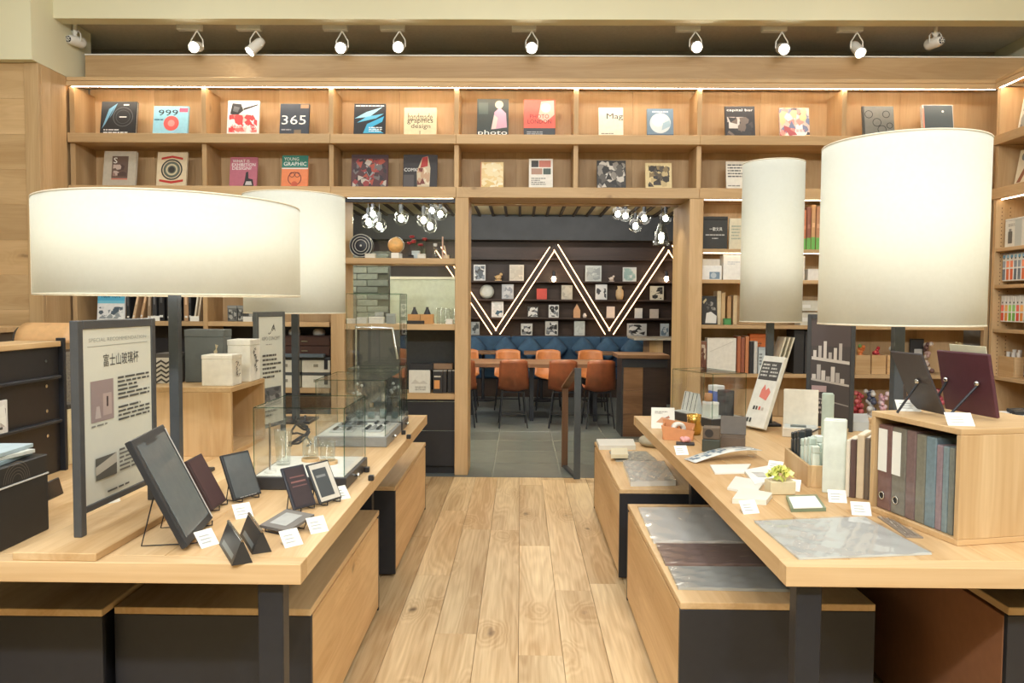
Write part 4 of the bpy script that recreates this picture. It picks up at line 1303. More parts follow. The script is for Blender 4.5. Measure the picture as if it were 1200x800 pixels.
for k, (px, w, h, c, lab) in enumerate([(403, .08, .045, (226, 224, 212), 'white low box at the left end of the middle window shelf'), (425, .09, .055, (206, 206, 198), 'pale grey box with clear lid on the middle window shelf'), (442, .13, .06, (232, 230, 222), 'white flat box in the centre of the middle window shelf'), (443, .07, .1, (160, 162, 158), 'grey upright box behind the white flat box'), (459, .08, .09, (150, 158, 158), 'grey green box next to the tan boxes'), (527, .06, .045, (236, 234, 226), 'white small box before the tall glasses')]):
    x = at(px, 372, Y=6.76).x
    x = max(WX0 + w / 2 + .005, min(WX1 - w / 2 - .005, x))
    r = thing('gift_box', lab, 'box', (x, 6.71 + (.08 if k == 3 else 0), z2), group='small boxes on the middle window shelf')
    MB().bbox(-w / 2, w / 2, 0, .06, 0, h * .7, .003).build('body', C(c), r)
    MB().bbox(-w / 2 - .001, w / 2 + .001, -.001, .061, h * .7001, h, .003).build('lid', C(tuple(min(255, v + 8) for v in c)), r)
# lower window shelf
z3 = wz[2] + .0005
a, b = at(479, 455, Y=6.74).x, at(504, 455, Y=6.74).x
r = thing('gift_box', 'white box with faint grey landscape print below the window', 'box', ((a + b) / 2, 6.74, z3))
w = b - a
MB().bbox(-w / 2, w / 2, 0, .1, 0, .20, .003).build('body', C((222, 220, 208)), r)
art([('lines', .3, .1, .8, .3, 3, (140, 136, 128)), ('p', [(.1, .4), (.3, .6), (.5, .45), (.7, .55), (.9, .4)], (200, 196, 184))], w, .20, 'box_print', r)
MB().bbox(-.14, .07, 0, .1, 0, .055, .003).build('flat_box', C((40, 40, 42)), None, 'flat black box lying on the white landscape box', 'box', loc=((a + b) / 2 + .05, 6.75, z3 + .2005))
x4 = [at(px, 455, Y=6.73).x for px in (513, 521, 526.5, 531)]
for k, x in enumerate(x4):
    r = thing('gift_box', ['black box with an orange label, foremost of the row below the window', 'second slim black box of the row below the window', 'third slim black box of the row below the window', 'last slim black box beside the oak post'][k], 'box', (x, 6.73 + .012 * k, z3), group='black boxes below the window')
    w = .085 if k == 0 else .034
    MB().bbox(-w / 2, w / 2, 0, .07, 0, .19, .002).build('body', C((48, 46, 46)), r)
    MB().bbox(-w / 2 + .002, w / 2 - .002, .002, .068, .1901, .2, .002).build('lid', C((170, 168, 160)), r)
    if k == 0:
        art([('r', .12, .2, .7, .6, (214, 150, 90)), ('lines', .12, .7, .8, .85, 1, (214, 206, 190))], w, .19, 'box_label', r)
MB().bbox(-.1, .1, 0, .1, 0, .05, .004).build('tray_box', C((150, 120, 92)), None, 'brown shallow tray on top of the black boxes', 'tray', loc=(at(517, 425, Y=6.8).x, 6.80, z3 + .2026 + .0005))

# ------------------------------------------------------------------ display tables and the storage units below
TZ = .8


def table(label, x0, x1, y0, y1, leg_x):
    r = thing('display_table', label, 'table', (0, 0, 0))
    n = 8
    wv = (x1 - x0) / n
    for k in range(n):
        MB().bbox(x0 + k * wv + .0006, x0 + (k + 1) * wv - .0006, y0 + .062, y1 - .062, TZ - .056, TZ, .0012).build('top_board', oak_y, r)
    MB().bbox(x0, x1, y0, y0 + .061, TZ - .056, TZ, .0015).build('end_board', oak_x, r)
    MB().bbox(x0, x1, y1 - .061, y1, TZ - .056, TZ, .0015).build('end_board', oak_x, r)
    MB().box(x0 + .06, x1 - .06, y0 + .06, y1 - .06, TZ - .066, TZ - .0565).build('underframe', black_panel, r)
    for lx, ly in ((leg_x[0], y0 + .04), (leg_x[1], y0 + .04), (leg_x[2], 3.93), (leg_x[1], 3.93)):
        MB().bbox(lx - .035, lx + .035, ly, ly + .055, 0, TZ - .0562, .003).build('leg', black_metal, r)
    return r


table('long oak display table on the left with black steel legs', -2.16, -.585, 2.02, 4.80, (at(320, 745, Y=2.08).x, -2.0, -.80))
table('long oak display table on the right with black steel legs', .72, 2.30, 2.045, 4.84, (at(945, 745, Y=2.1).x, 2.15, .92))


def unit(label, x0, x1, y0, y1, zt, side, mat_front=None):
    """low cabinet under a table: oak top and drawer front, black ends; side = +1 drawer faces +X"""
    r = thing('storage_unit', label, 'cabinet', (0, 0, 0), group='low storage units under the tables')
    MB().box(x0 + .03, x1 - .03, y0 + .021, y1 - .021, .03, zt - .026).build('body', black_panel, r)
    MB().bbox(x0, x1, y0, y1, zt - .024, zt, .002).build('top', oak_y, r)
    for ya, yb in ((y0, y0 + .02), (y1 - .02, y1)):
        MB().bbox(x0, x1, ya, yb, .012, zt - .025, .0015).build('end_panel', black_panel, r)
    xf = x1 if side > 0 else x0
    MB().bbox(xf - .022 if side > 0 else xf, xf if side > 0 else xf + .022, y0 + .021, y1 - .021, .03, zt - .034, .002).build('drawer_front', mat_front or oak_y, r)
    MB().box(x0 + .06, x1 - .06, y0 + .06, y1 - .06, 0, .03).build('plinth', black_panel, r)
    return r


LU = -.68
unit('near oak fronted storage unit under the left table', -1.328, LU, 2.46, 3.67, .5, 1)
unit('far oak fronted storage unit sticking out beyond the left table', -1.35, LU, 4.15, 5.50, .5, 1)
unit('black ended storage unit at the outer side under the left table', -2.06, -1.335, 2.40, 3.7, .515, -1)
RU = .545
unit('near oak fronted storage unit under the right table with wrapped sheets on top', RU, at(1026, 720, Y=2.55).x, 2.55, 3.83, .5, -1)
unit('far oak fronted storage unit under the right table with white pads on top', RU, 1.25, 4.135, 5.58, .5, -1)
unit('brown sided storage unit at the right edge under the right table', at(1181, 740, Y=2.22).x, 2.2, 2.22, 3.9, .625, -1, plain('brown_veneer', (150, 104, 74), .5))


# ------------------------------------------------------------------ lamps
def lamp(label, X, Y, R_, zt, zb, seam=None, ell=1.0, watts=11):
    r = thing('table_lamp', label, 'lamp', (X, Y, TZ), group='tall lamps with white fabric shades')
    bs = .06 if R_ < .2 else .11
    MB().bbox(-bs, bs, -bs, bs, 0, .015, .003).build('base', black_metal, r)
    MB().bbox(-.019, .019, -.019, .019, .0151, zb + .12 - TZ, .002).build('pole', grey_metal, r)
    seg = 64
    h0, h1 = zb - TZ, zt - TZ
    MB().lathe([(R_, h0), (R_, h1), (R_ - .003, h1), (R_ - .003, h0)], 0, 0, 0, seg, True, close=True).build('shade', shade_fabric, r)
    trim = plain('shade_binding', (226, 218, 196), .8)
    for h in (h0, h1 - .006):
        MB().lathe([(R_ + .0015, h), (R_ + .0015, h + .006), (R_ - .005, h + .006), (R_ - .005, h)], 0, 0, 0, seg, True, close=True).build('shade_binding', trim, r)
    MB().cyl(0, 0, h1 - .024, h1 - .020, R_ - .006, 48).build('hidden_light_stop', white_paint, r)  # opaque disc added out of sight to keep ceiling light out of the shade
    m = MB()
    for k in range(3):
        a = 2 * pi * k / 3
        m.tube([(0, 0, h0 + .115), ((R_ - .005) * cos(a), (R_ - .005) * sin(a), h0 + .115)], .004, 6)
    m.build('spider', grey_metal, r)
    if seam is not None:
        a = seam
        MB().bbox(-.004, .004, -.0015, .0005, h0 + .007, h1 - .007, .0004).build('seam', trim, r, loc=((R_ + .0005) * cos(a), (R_ + .0005) * sin(a), 0), rot=(0, 0, a + pi / 2))
    hm = h0 + (h1 - h0) * .35
    MB().cyl(0, 0, h0 + .121, hm - .05, .02, 12).build('socket', black_metal, r)
    MB().ball((0, 0, hm), min(.11, R_ * .3), 20, 12, .9).build('bulb', emit('lamp_bulb', (255, 250, 240), watts), r)
    return r


lamp('left front lamp with the widest drum shade, white', -1.38, 3.05, .483, 1.881, 1.523, seam=-2.62, watts=11)
lamp('left rear lamp with a medium white cylinder shade behind the wide one', -1.325, 4.5, .289, 2.117, 1.438, watts=11)
lamp('right front lamp with a large white cylinder shade', 1.457, 2.98, .291, 2.115, 1.429, watts=11)
lamp('right rear lamp with the slimmest tall white shade', 1.456, 4.5, .173, 2.323, 1.405, watts=11)

# ------------------------------------------------------------------ signs on the left table
def sign_stand(label, A, B, zt, zp, base, shapes, seed=1, dark=(74, 76, 78), pw=.028):
    A, B = Vector(A), Vector(B)
    d = B - A
    L = d.length
    rz = math.atan2(d.y, d.x)
    mid = (A + B) / 2
    r = thing('sign_stand', label, 'sign', (mid.x, mid.y, TZ), rz)
    zb_ = 0
    if base:
        MB().bbox(*base, 0, .022, .002).build('base_board', oak_x, r)
        zb_ = .0221
    fm = C(dark, .45)
    for s in (-1, 1):
        MB().bbox(s * L / 2 - pw / 2, s * L / 2 + pw / 2, -.012, .012, zb_, zt - TZ, .002).build('post', fm, r)
    MB().bbox(-L / 2 + pw / 2, L / 2 - pw / 2, -.012, .012, zt - TZ - .026, zt - TZ, .002).build('top_rail', fm, r)
    MB().bbox(-L / 2 + pw / 2, L / 2 - pw / 2, -.012, .012, zp - TZ, zp - TZ + .02, .002).build('bottom_rail', fm, r)
    ph = zt - .0262 - (zp + .0202)
    pnl = MB().box(-(L - pw) / 2 + .0005, (L - pw) / 2 - .0005, -.008, .006, 0, ph).build('panel', plain('sign_panel', (222, 224, 212), .25, noise=.01), r, loc=(0, 0, zp - TZ + .0201))
    art(shapes, L - pw, ph, 'sign_print', pnl, y=-.0085, seed=seed)
    return r


DK = (70, 72, 70)
sign_stand('tall dark framed sign on an oak base with a glass picture and Chinese text', (-1.268, 2.175), (-1.262, 2.60), 1.445, .885, (-.36, .32, -.13, .10), [
    ('t', 'SPECIAL RECOMMENDATION', .5, .925, .84, (160, 162, 156), .022), ('r', .06, .898, .94, .901, (150, 152, 146)),
    ('t', '富士山玻璃杯', .53, .775, .52, DK, .075),
    ('new', 'glass_picture'), ('r', .09, .46, .40, .70, (156, 140, 140)), ('r', .25, .49, .37, .62, (182, 164, 160)), ('p', [(.14, .48), (.22, .48), (.2, .55), (.16, .55)], (190, 178, 176)), ('r', .3, .54, .32, .6, (70, 60, 62)),
    ('new', 'small_print'), ('lines', .09, .43, .3, .45, 1, (130, 130, 126)), ('lines', .46, .56, .95, .71, 6, (84, 86, 84)), ('lines', .46, .43, .95, .53, 4, (84, 86, 84)),
    ('new', 'hand_picture'), ('r', .13, .12, .42, .25, (92, 92, 86)), ('p', [(.13, .2), (.42, .25), (.42, .19), (.13, .15)], (190, 186, 172)), ('new', 'foot_print'), ('lines', .46, .12, .8, .27, 6, (110, 110, 106)), ('lines', .28, .022, .76, .045, 1, (84, 86, 84))], 4)
A_ = at(300, 400, Y=3.93); B_ = at(331, 400, Y=4.17)
sign_stand('smaller dark framed sign with a pen nib logo behind the white boxes', (A_.x, A_.y), (B_.x, B_.y), 1.452, .84, None, [
    ('p', [(.40, .86), (.47, .84), (.56, .905), (.64, .94), (.55, .88), (.5, .855), (.44, .845)], (40, 40, 40)), ('t', 'A', .62, .865, .12, (40, 40, 40), .06), ('p', [(.36, .85), (.44, .84), (.5, .85), (.42, .835)], (40, 40, 40)),
    ('new', 'brand_print'), ('t', 'KIPO CONCEPT', .5, .78, .72, (140, 140, 134), .035), ('lines', .28, .735, .72, .75, 1, (160, 160, 154)),
    ('lines', .14, .42, .9, .66, 6, (96, 96, 92)), ('new', 'street_picture'), ('r', .1, .16, .9, .34, (110, 112, 114)), ('mosaic', .12, .17, .88, .33, 5, 4, [(76, 78, 82), (140, 142, 144), (100, 102, 106)]), ('new', 'foot_print'), ('lines', .14, .06, .9, .14, 2, (140, 140, 134))], 6, (92, 96, 96), .02)

# ------------------------------------------------------------------ oak cube with boxes
cx0, cx1, cy0, cy1, cz = -1.70, -1.307, 3.44, 3.90, 1.115
r = thing('display_cube', 'open oak display cube carrying white and grey gift boxes', 'display cube', (0, 0, 0))
MB().bbox(cx0, cx1, cy0, cy1, cz - .022, cz, .0015).build('top', oak_y, r)
MB().bbox(cx0, cx1, cy0, cy0 + .02, TZ + .0005, cz - .0225, .0015).build('side', oak_z, r)
MB().bbox(cx0, cx1, cy1 - .02, cy1, TZ + .0005, cz - .0225, .0015).build('side', oak_z, r)
MB().bbox(cx0, cx0 + .018, cy0 + .0205, cy1 - .0205, TZ + .0005, cz - .0225, .0015).build('back', oak_z, r)
MB().bbox(cx0 + .019, cx1, cy0 + .0205, cy1 - .0205, TZ + .0005, TZ + .02, .0015).build('floor_board', oak_y, r)


def gift(label, px0, px1, pyt, Y, zb_, depth, c, front=None, side=None, name='gift_box', seed=1):
    a, b = at(px0, pyt, Y=Y), at(px1, pyt, Y=Y)
    w, h = b.x - a.x, a.z - zb_
    r = thing(name, label, 'box', ((a.x + b.x) / 2, Y, zb_ + .0005))
    MB().bbox(-w / 2, w / 2, 0, depth, 0, h * .86, .0025).build('body', C(c, .6), r)
    MB().bbox(-w / 2 - .0012, w / 2 + .0012, -.0012, depth + .0012, h * .8602, h, .0025).build('lid', C(c, .6), r)
    if front:
        art(front, w, h * .86, 'front_print', r, seed=seed)
    if side:
        o = art(side, depth, h * .86, 'side_print', r, seed=seed)
        o.location = (w / 2, depth / 2, 0); o.rotation_euler = (0, 0, pi / 2)
    return r


BR_ = (52, 50, 48)


def brush(n, sd):
    rr = random.Random(sd)
    out = []
    for k in range(n):
        v = .82 - k * .62 / n
        for q in range(4):
            u = .5 + rr.uniform(-.18, .14); dv = rr.uniform(-.03, .05); l = rr.uniform(.06, .2)
            if q % 2: out.append(('p', [(u, v + dv), (u + l, v + dv + .03), (u + l, v + dv + .055), (u, v + dv + .03)], BR_))
            else: out.append(('p', [(u, v + dv), (u + .06, v + dv), (u - .02, v + dv - .09), (u - .05, v + dv - .08)], BR_))
    return out


gift('low white gift box with brush calligraphy on its side, in front on the oak cube', 236, 272, 416, 3.50, cz, .12, (234, 232, 222), None, brush(4, 2))
gift('taller white gift box with brush calligraphy, rear right on the oak cube', 266, 293, 398, 3.70, cz, .14, (234, 232, 222), None, brush(4, 3))
gift('large charcoal box with a small gold crest on the oak cube', 216, 262, 386, 3.66, cz, .10, (98, 104, 104), [('p', [(.76, .62), (.84, .66), (.82, .74), (.86, .82), (.78, .84), (.8, .74), (.74, .68)], (196, 184, 150))])
gift('black and white zigzag patterned box behind the lamp pole', 183, 206, 414, 3.60, cz, .10, (86, 84, 82), [('r', 0, 0, 1, 1, (206, 202, 192))] + [('p', [(.0, .08 + .18 * k), (.25, .2 + .18 * k), (.5, .08 + .18 * k), (.75, .2 + .18 * k), (1, .08 + .18 * k), (1, .0 + .18 * k), (.75, .12 + .18 * k), (.5, .0 + .18 * k), (.25, .12 + .18 * k), (0, .0 + .18 * k)], (66, 64, 62)) for k in range(5)])


# ------------------------------------------------------------------ leaning pads and notebooks
def lean_frame(BL, BR, TL, Z=TZ, Yoff=0.0):
    bl, br = at(*BL, Z=Z), at(*BR, Z=Z)
    tl = at(*TL, Y=bl.y + Yoff)
    x = br - bl
    w = x.length
    x.normalize()
    up = tl - bl
    up -= x * up.dot(x)
    h = up.length
    up.normalize()
    n = up.cross(x)                 # local +Y (away from the viewer)
    M = Matrix((x, n, up)).transposed().to_4x4()
    M.translation = (bl + br) / 2 + Vector((0, 0, .001))
    return M, w, h


def pad(label, BL, BR, TL, face, border, t=.012, name='tablet', cat='tablet', bw=.012, extra=None, stand=True, Yoff=0.0, gloss=True, Z=TZ, lift=0.012):
    M, w, h = lean_frame(BL, BR, TL, Z, Yoff)
    M.translation += Vector((0, 0, lift))
    r = thing(name, label, cat)
    r.matrix_world = M
    MB().bbox(-w / 2, w / 2, 0, t, 0, h, .002).build('case', C(border, .4), r)
    MB().box(-w / 2 + bw, w / 2 - bw, -.0012, -.0001, bw, h - bw).build('screen' if gloss else 'sheet', plain('screen_%d_%d_%d' % face, face, .12 if gloss else .6), r)
    if extra:
        art(extra, w, h, 'print', r, y=-.0015)
    if stand:
        inv = M.inverted()
        up = M.to_3x3() @ Vector((0, 0, 1)); nb = M.to_3x3() @ Vector((0, 1, 0))
        xs = M.to_3x3() @ Vector((1, 0, 0))
        for s in (-.3, .3):
            top = M.translation + xs * (w * s) + up * (h * .55) + nb * (t + .003)
            foot = M.translation + xs * (w * s) + Vector((nb.x, nb.y, 0)).normalized() * (h * .42)
            foot.z = Z + .003
            lip = M.translation + xs * (w * s) - nb * .012; lip.z = Z + .006
            lip2 = M.translation + xs * (w * s) + nb * (t * .5); lip2.z = Z + .004
            lip3 = lip + Vector((0, 0, .014))
            MB().tube([inv @ q for q in (top, foot, lip2, lip, lip3)], .0022, 6).build('wire_stand', black_metal, r)
    return r


pad('large charcoal writing tablet leaning on a wire stand near the table corner', (220, 646), (250, 611), (156, 520), (104, 112, 116), (44, 46, 50), .018, bw=.022, extra=[('r', .3, .9, .62, .955, (50, 52, 54)), ('r', .95, .02, .985, .96, (200, 202, 200))])
pad('dark red leather notebook between two tablets', (250, 602), (266, 590), (219, 544), (74, 50, 52), (58, 42, 44), .014, 'notebook', 'notebook', .006, gloss=False)
pad('black tablet with a bright streak on its glossy screen', (275, 591), (307, 582), (249, 540), (84, 92, 96), (42, 44, 48), .012, bw=.007, extra=[('lines', .2, .02, .8, .05, 1, (150, 152, 150))])
pad('open navy organiser page with card slots', (345, 602), (371, 595), (316, 556), (58, 48, 52), (44, 46, 56), .010, 'organiser', 'organiser', .008, gloss=False, extra=[('r', .2, .6, .85, .64, (130, 90, 88)), ('r', .2, .72, .85, .75, (120, 84, 84)), ('r', .2, .5, .85, .53, (110, 80, 80))])
pad('small cream bordered notebook with a black screen on a wire stand', (376, 595), (401, 587), (350, 551), (206, 202, 190), (48, 50, 54), .010, 'notebook', 'notebook', .006, gloss=False, extra=[('r', .12, .14, .74, .84, (72, 78, 82)), ('r', .2, .62, .62, .68, (130, 134, 136))])
# flat card wallet
M, w, h = lean_frame((318, 617), (347, 624), (331, 602))
bl, br, tl, tr = [at(x, y, Z=TZ + .02) for x, y in ((316, 613), (335, 623), (357, 613), (340, 600))]
r = thing('card_wallet', 'small open grey card wallet lying tilted on a stand', 'wallet', ((bl.x + tl.x) / 2, (bl.y + tl.y) / 2, TZ), -.5)
MB().prism([(-.055, .012), (.055, .036), (.055, .044), (-.055, .020)], -.06, .06, 0).build('cover', C((112, 108, 104), .5), r)
MB().prism([(-.035, .0246), (.035, .0400), (.035, .0408), (-.035, .0254)], -.038, .030, 0).build('card_window', C((170, 172, 170), .2), r)
MB().tube([(-.04, .05, .034), (-.04, .03, .002), (.04, .03, .002), (.04, .05, .034)], .002, 6).build('wire_stand', black_metal, r)
MB().tube([(-.04, -.05, .012), (-.04, -.05, .002), (.04, -.05, .002), (.04, -.05, .012)], .002, 6).build('wire_stand', black_metal, r)


def tent(label, near, far, hgt=.062, half=.027):
    """folded triangular leather stand"""
    a, b = at(*near, Z=TZ), at(*far, Z=TZ)
    d = b - a
    rz = math.atan2(d.y, d.x) - pi / 2
    L = d.length
    r = thing('card_stand', label, 'card stand', a, rz, 'triangular black card stands')
    MB().prism([(-half, 0), (half, 0), (.003, hgt), (-.003, hgt)], 0, L, 1).build('body', C((52, 52, 52), .4), r)
    MB().tube([(0, -.002, hgt + .002), (0, L + .002, hgt + .002)], .004, 8).build('spine', chrome, r)
    m = MB()
    ang = math.atan2(hgt, half)
    nx, nz = -sin(ang) * .001, cos(ang) * .001
    pts = [(-half * .85, hgt * .15), (-half * .2, hgt * .8)]
    m.poly([(pts[0][0] + nx, L * .1, pts[0][1] + nz), (pts[1][0] + nx, L * .1, pts[1][1] + nz), (pts[1][0] + nx, L * .85, pts[1][1] + nz), (pts[0][0] + nx, L * .85, pts[0][1] + nz)][::-1], (128, 134, 132))
    m.build('window', ink, r)
    return r


tent('triangular black card stand nearest the table corner', (284, 661), (268, 636))
tent('triangular black card stand second from the table corner', (307, 648), (292, 625), .06)
for k, (px, py, rz_, lab) in enumerate([(287, 607, .7, 'white price card in front of the glossy black tablet'), (375, 624, .7, 'white price card beside the open wallet'), (345, 640, .8, 'white price card lying before the open wallet, near the edge'), (403, 585, .8, 'white price card right of the cream bordered notebook'), (247, 640, 1.0, 'white price card at the foot of the large writing tablet')]):
    p = at(px, py, Z=TZ)
    price_card((p.x, p.y, TZ + .0005), lab, rz_, .058, .055, .75, 'price cards on the left table')


# ------------------------------------------------------------------ glass display cases
def glass_case(label, loc, rz, w, d, base_h, top, base_c, felt_c, name='display_case', side_knob=True):
    r = thing(name, label, 'display case', loc, rz, 'glass display cases')
    MB().bbox(-w / 2, w / 2, 0, d, 0, base_h, .003).build('base', C(base_c, .4), r)
    MB().box(-w / 2 + .012, w / 2 - .012, .012, d - .012, base_h + .0001, base_h + .003).build('felt', C(felt_c, .9), r)
    g = .006
    i = .008
    zb_, zt_ = base_h + .0032, top
    P = [(-w / 2 + i, w / 2 - i, i, i + g, zb_, zt_), (-w / 2 + i, w / 2 - i, d - i - g, d - i, zb_, zt_),
         (-w / 2 + i, -w / 2 + i + g, i + g, d - i - g, zb_, zt_), (w / 2 - i - g, w / 2 - i, i + g, d - i - g, zb_, zt_), (-w / 2 + i, w / 2 - i, i, d - i, zt_ + .0001, zt_ + g)]
    for q in P:
        MB().box(*q).build('pane', glass, r)
    e = .0014
    for sx in (-w / 2 + i, w / 2 - i):
        for sy in (i, d - i):
            MB().box(sx - e, sx + e, sy - e, sy + e, zb_, zt_ + g).build('glass_edge', glass_green, r)
        MB().box(sx - e, sx + e, i + e, d - i - e, zt_ + g - e, zt_ + g + e).build('glass_edge', glass_green, r)
    for sy in (i, d - i):
        MB().box(-w / 2 + i + e, w / 2 - i - e, sy - e, sy + e, zt_ + g - e, zt_ + g + e).build('glass_edge', glass_green, r)
    if side_knob:
        k_ = MB().lathe([(.001, .022), (.009, .022), (.011, .016), (.006, .008), (.006, 0)], 0, 0, 0, 14).build('lock_knob', chrome, r, loc=(w / 2 + .0005, d * .35, base_h * .55), rot=(0, pi / 2, 0))
    return r


glass_case('near glass display case holding three drinking glasses', (-.825, 2.83, TZ + .0005), 0, .355, .40, .048, .302, (52, 52, 54), (236, 234, 224))
glass_case('middle glass display case with a grey base and small silver trays', (-.825, 3.70, TZ + .0005), 0, .355, .45, .05, .32, (132, 134, 132), (214, 216, 208))
glass_case('small glass display case with a dark base in front of the tall vitrine', (-.80, 4.19, TZ + .0005), 0, .31, .22, .05, .335, (66, 66, 66), (200, 202, 196))
glass_case('tall narrow glass vitrine at the far end of the left table', (-.865, 4.49, TZ + .0005), 0, .33, .28, .03, .75, (60, 62, 62), (110, 112, 110), 'display_case', False)
# drinking glasses in the near case
fz = TZ + .0005 + .0512


def tumbler(label, px, py, r0, r1, h, name='drinking_glass', coaster=None, z=fz):
    p = at(px, py, Z=z)
    zz = z + .0005
    if coaster:
        MB().cyl(0, 0, 0, .012, coaster, 24).build('coaster', C((214, 176, 128)), None, coaster_label.pop(0), 'coaster', 'wooden coasters in the near glass case', loc=(p.x, p.y, zz))
        zz += .0126
    MB().lathe([(.001, 0), (r0, 0), (r1, h), (r1 - .002, h), (r0 - .003, .012), (.001, .010)], 0, 0, 0, 24).build(name, drink_glass, None, label, 'glass', 'drinking glasses in the near glass case', loc=(p.x, p.y, zz))


coaster_label = ['pale wooden coaster under the left short glass', 'pale wooden coaster under the right short glass']
tumbler('tall clear beer glass in the near glass case', 332, 544, .027, .036, .14)
tumbler('short clear tumbler left of the pair in the near glass case', 364, 540, .032, .034, .085, coaster=.036)
tumbler('short clear tumbler right of the pair in the near glass case', 384, 543, .029, .033, .08, coaster=.04)
p = at(352, 524, Z=fz)
r = thing('wire_sculpture', 'tangle of black ribbon wire behind the glasses', 'ornament', (p.x, p.y, fz + .0005))
rr = random.Random(11)
for k in range(4):
    a0 = rr.uniform(0, 6)
    MB().tube([(.05 * cos(a0 + t * .7) * (1 - t / 14), .035 * sin(a0 + t * .9), .004 + t * .0135 + .008 * sin(t * 1.7 + k)) for t in range(11)], .005, 6).build('ribbon', black_metal, r)
p = at(305, 556, Z=fz)
r = thing('rod_stand', 'thin chrome rod on a white foot inside the near glass case', 'stand', (max(p.x, -.955), 2.9, fz + .0005))
MB().cyl(0, 0, 0, .008, .022, 16).build('foot', white_paint, r)
MB().cyl(0, 0, .0081, .19, .004, 10).build('rod', chrome, r)
# things in the other cases
fz2 = TZ + .0005 + .0532
for k, (dx, dy, w, d, c, lab) in enumerate([(-.07, .10, .12, .09, (206, 208, 204), 'silver tray front left in the middle glass case'), (.08, .12, .10, .13, (190, 194, 192), 'silver tray front right in the middle glass case'), (-.06, .27, .14, .10, (150, 158, 158), 'grey green tray rear left in the middle glass case'), (.09, .30, .09, .09, (222, 222, 216), 'white tray rear right in the middle glass case')]):
    r = thing('tray', lab, 'tray', (-.825 + dx, 3.70 + dy, fz2 + .0005), group='trays in the middle glass case')
    MB().bbox(-w / 2, w / 2, 0, d, 0, .01, .002).build('plate', C(c, .25), r)
    for s in (-1, 0, 1):
        MB().bbox(s * w * .28 - .008, s * w * .28 + .008, d * .1, d * .9, .0101, .02, .003).build('pen', C((60, 64, 66) if s else (170, 172, 170), .25), r)
for k in range(4):
    dx = -.10 + .066 * k
    h = (.12, .09, .14, .1)[k]
    r = thing('perfume_bottle', ['square glass bottle at the left in the small case', 'low glass bottle second in the small case', 'tall glass bottle third in the small case', 'glass bottle at the right in the small case'][k], 'bottle', (-.80 + dx, 4.28, fz2 + .0005), group='bottles in the small glass case')
    MB().bbox(-.022, .022, -.02, .02, 0, h * .7, .004).build('body', drink_glass, r)
    MB().bbox(-.018, .018, -.016, .016, .004, h * .4, .004).build('liquid', C((120, 138, 138), .2), r)
    MB().cyl(0, 0, h * .7001, h, .011, 12).build('cap', chrome, r)
fz3 = TZ + .0005 + .0332
r = thing('jewellery_stand', 'chrome rail stand with a smoked backing board in the tall vitrine', 'stand', (-.865, 4.63, fz3 + .0005))
MB().bbox(-.12, .13, .04, .05, .0, .5, .003).build('backing_board', plain('smoked_board', (84, 84, 80), .25, .2), r)
MB().tube([(-.13, 0, .52), (.09, 0, .515), (.12, 0, .33)], .009, 8).build('rail', chrome, r)
MB().cyl(-.13, 0, 0, .53, .007, 10).build('upright', chrome, r)
for k, (dx, h) in enumerate(((-.11, .20), (.11, .19))):
    r = thing('flower_spray', ['dried flower spray at the left foot of the tall vitrine', 'dried flower spray at the right foot of the tall vitrine'][k], 'flowers', (-.865 + dx, 4.56, fz3 + .0005))
    MB().lathe([(.001, 0), (.02, 0), (.018, .06), (.02, .07)], 0, 0, 0, 12).build('vase', drink_glass, r)
    for q in range(7):
        t_ = Vector((rr.uniform(-.025, .025), rr.uniform(-.02, .02), rr.uniform(h * .6, h)))
        MB().tube([(0, 0, .01), t_], .0015, 5).build('stem', C((120, 110, 84)), r)
        MB().ball(t_, .009, 8, 6).build('blossom', C((222, 220, 212)), r)
for k, (px, py) in enumerate([(430, 553), (435, 563), (473, 509), (479, 514)]):
    p = at(px, py, Z=TZ)
    MB().bbox(-.011, .011, -.011, .011, 0, .022, .003).build('black_cube', C((40, 40, 42), .3), None, ['small black cube beside the near glass case, rear one', 'small black cube beside the near glass case, front one', 'small black cube beside the middle glass case, rear one', 'small black cube beside the middle glass case, front one'][k], 'cube', 'small black cubes on the table edge', loc=(p.x, p.y, TZ + .0005))

# ------------------------------------------------------------------ far left: magazine rack, box, chair
r = thing('magazine_rack', 'black steel magazine rack with an oak top on the left table', 'rack', (-1.90, 2.2, TZ))
MB().bbox(-.012, .0, 0, .93, 0, .515, .002).build('back_panel', plain('black_rack_steel', (46, 44, 46), .35, .3), r)
MB().bbox(-.16, .018, -.01, .92, .516, .538, .002).build('top', oak_y, r)
MB().bbox(-.012, .02, .931, .95, 0, .55, .002).build('post', black_metal, r)
for k, h in enumerate((.22, .40)):
    MB().bbox(.0005, .03, .0, .9, h - .012, h, .002).build('ledge', black_metal, r)
for k in range(4):
    MB().cyl(0, 0, 0, .004, .007, 10).build('rivet', chrome, r, loc=(.0005, .84, .16 + .1 * k), rot=(0, pi / 2, 0))
for k, (y, z, c, lab) in enumerate([(2.62, TZ + .2205, (214, 212, 210), 'grey and white photo magazine leaning on the upper ledge of the black rack'), (2.34, TZ + .4005, (196, 150, 140), 'pinkish magazine corner on the top ledge of the black rack')]):
    w, h = (.30, .12)
    r = thing('magazine', lab, 'magazine', (-1.885 + .012, y, z), rot=(0, 0, pi / 2))
    MB().bbox(-w / 2, w / 2, 0, .008, 0, h, .001).build('cover', C(c), r)
    art([('mosaic', .04, .1, .96, .94, 7, 3, [(120, 110, 108), (226, 226, 222), (176, 168, 164), (90, 84, 84), (232, 232, 228)]), ('r', .3, .12, .9, .2, (56, 56, 56))], w, h, 'cover_print', r, seed=k + 3)
r = thing('storage_box', 'black box with a fine ring pattern and white line at the left edge', 'box', (-1.445, 2.02, TZ + .0005))
hb = at(50, 532, Y=2.31).z - TZ
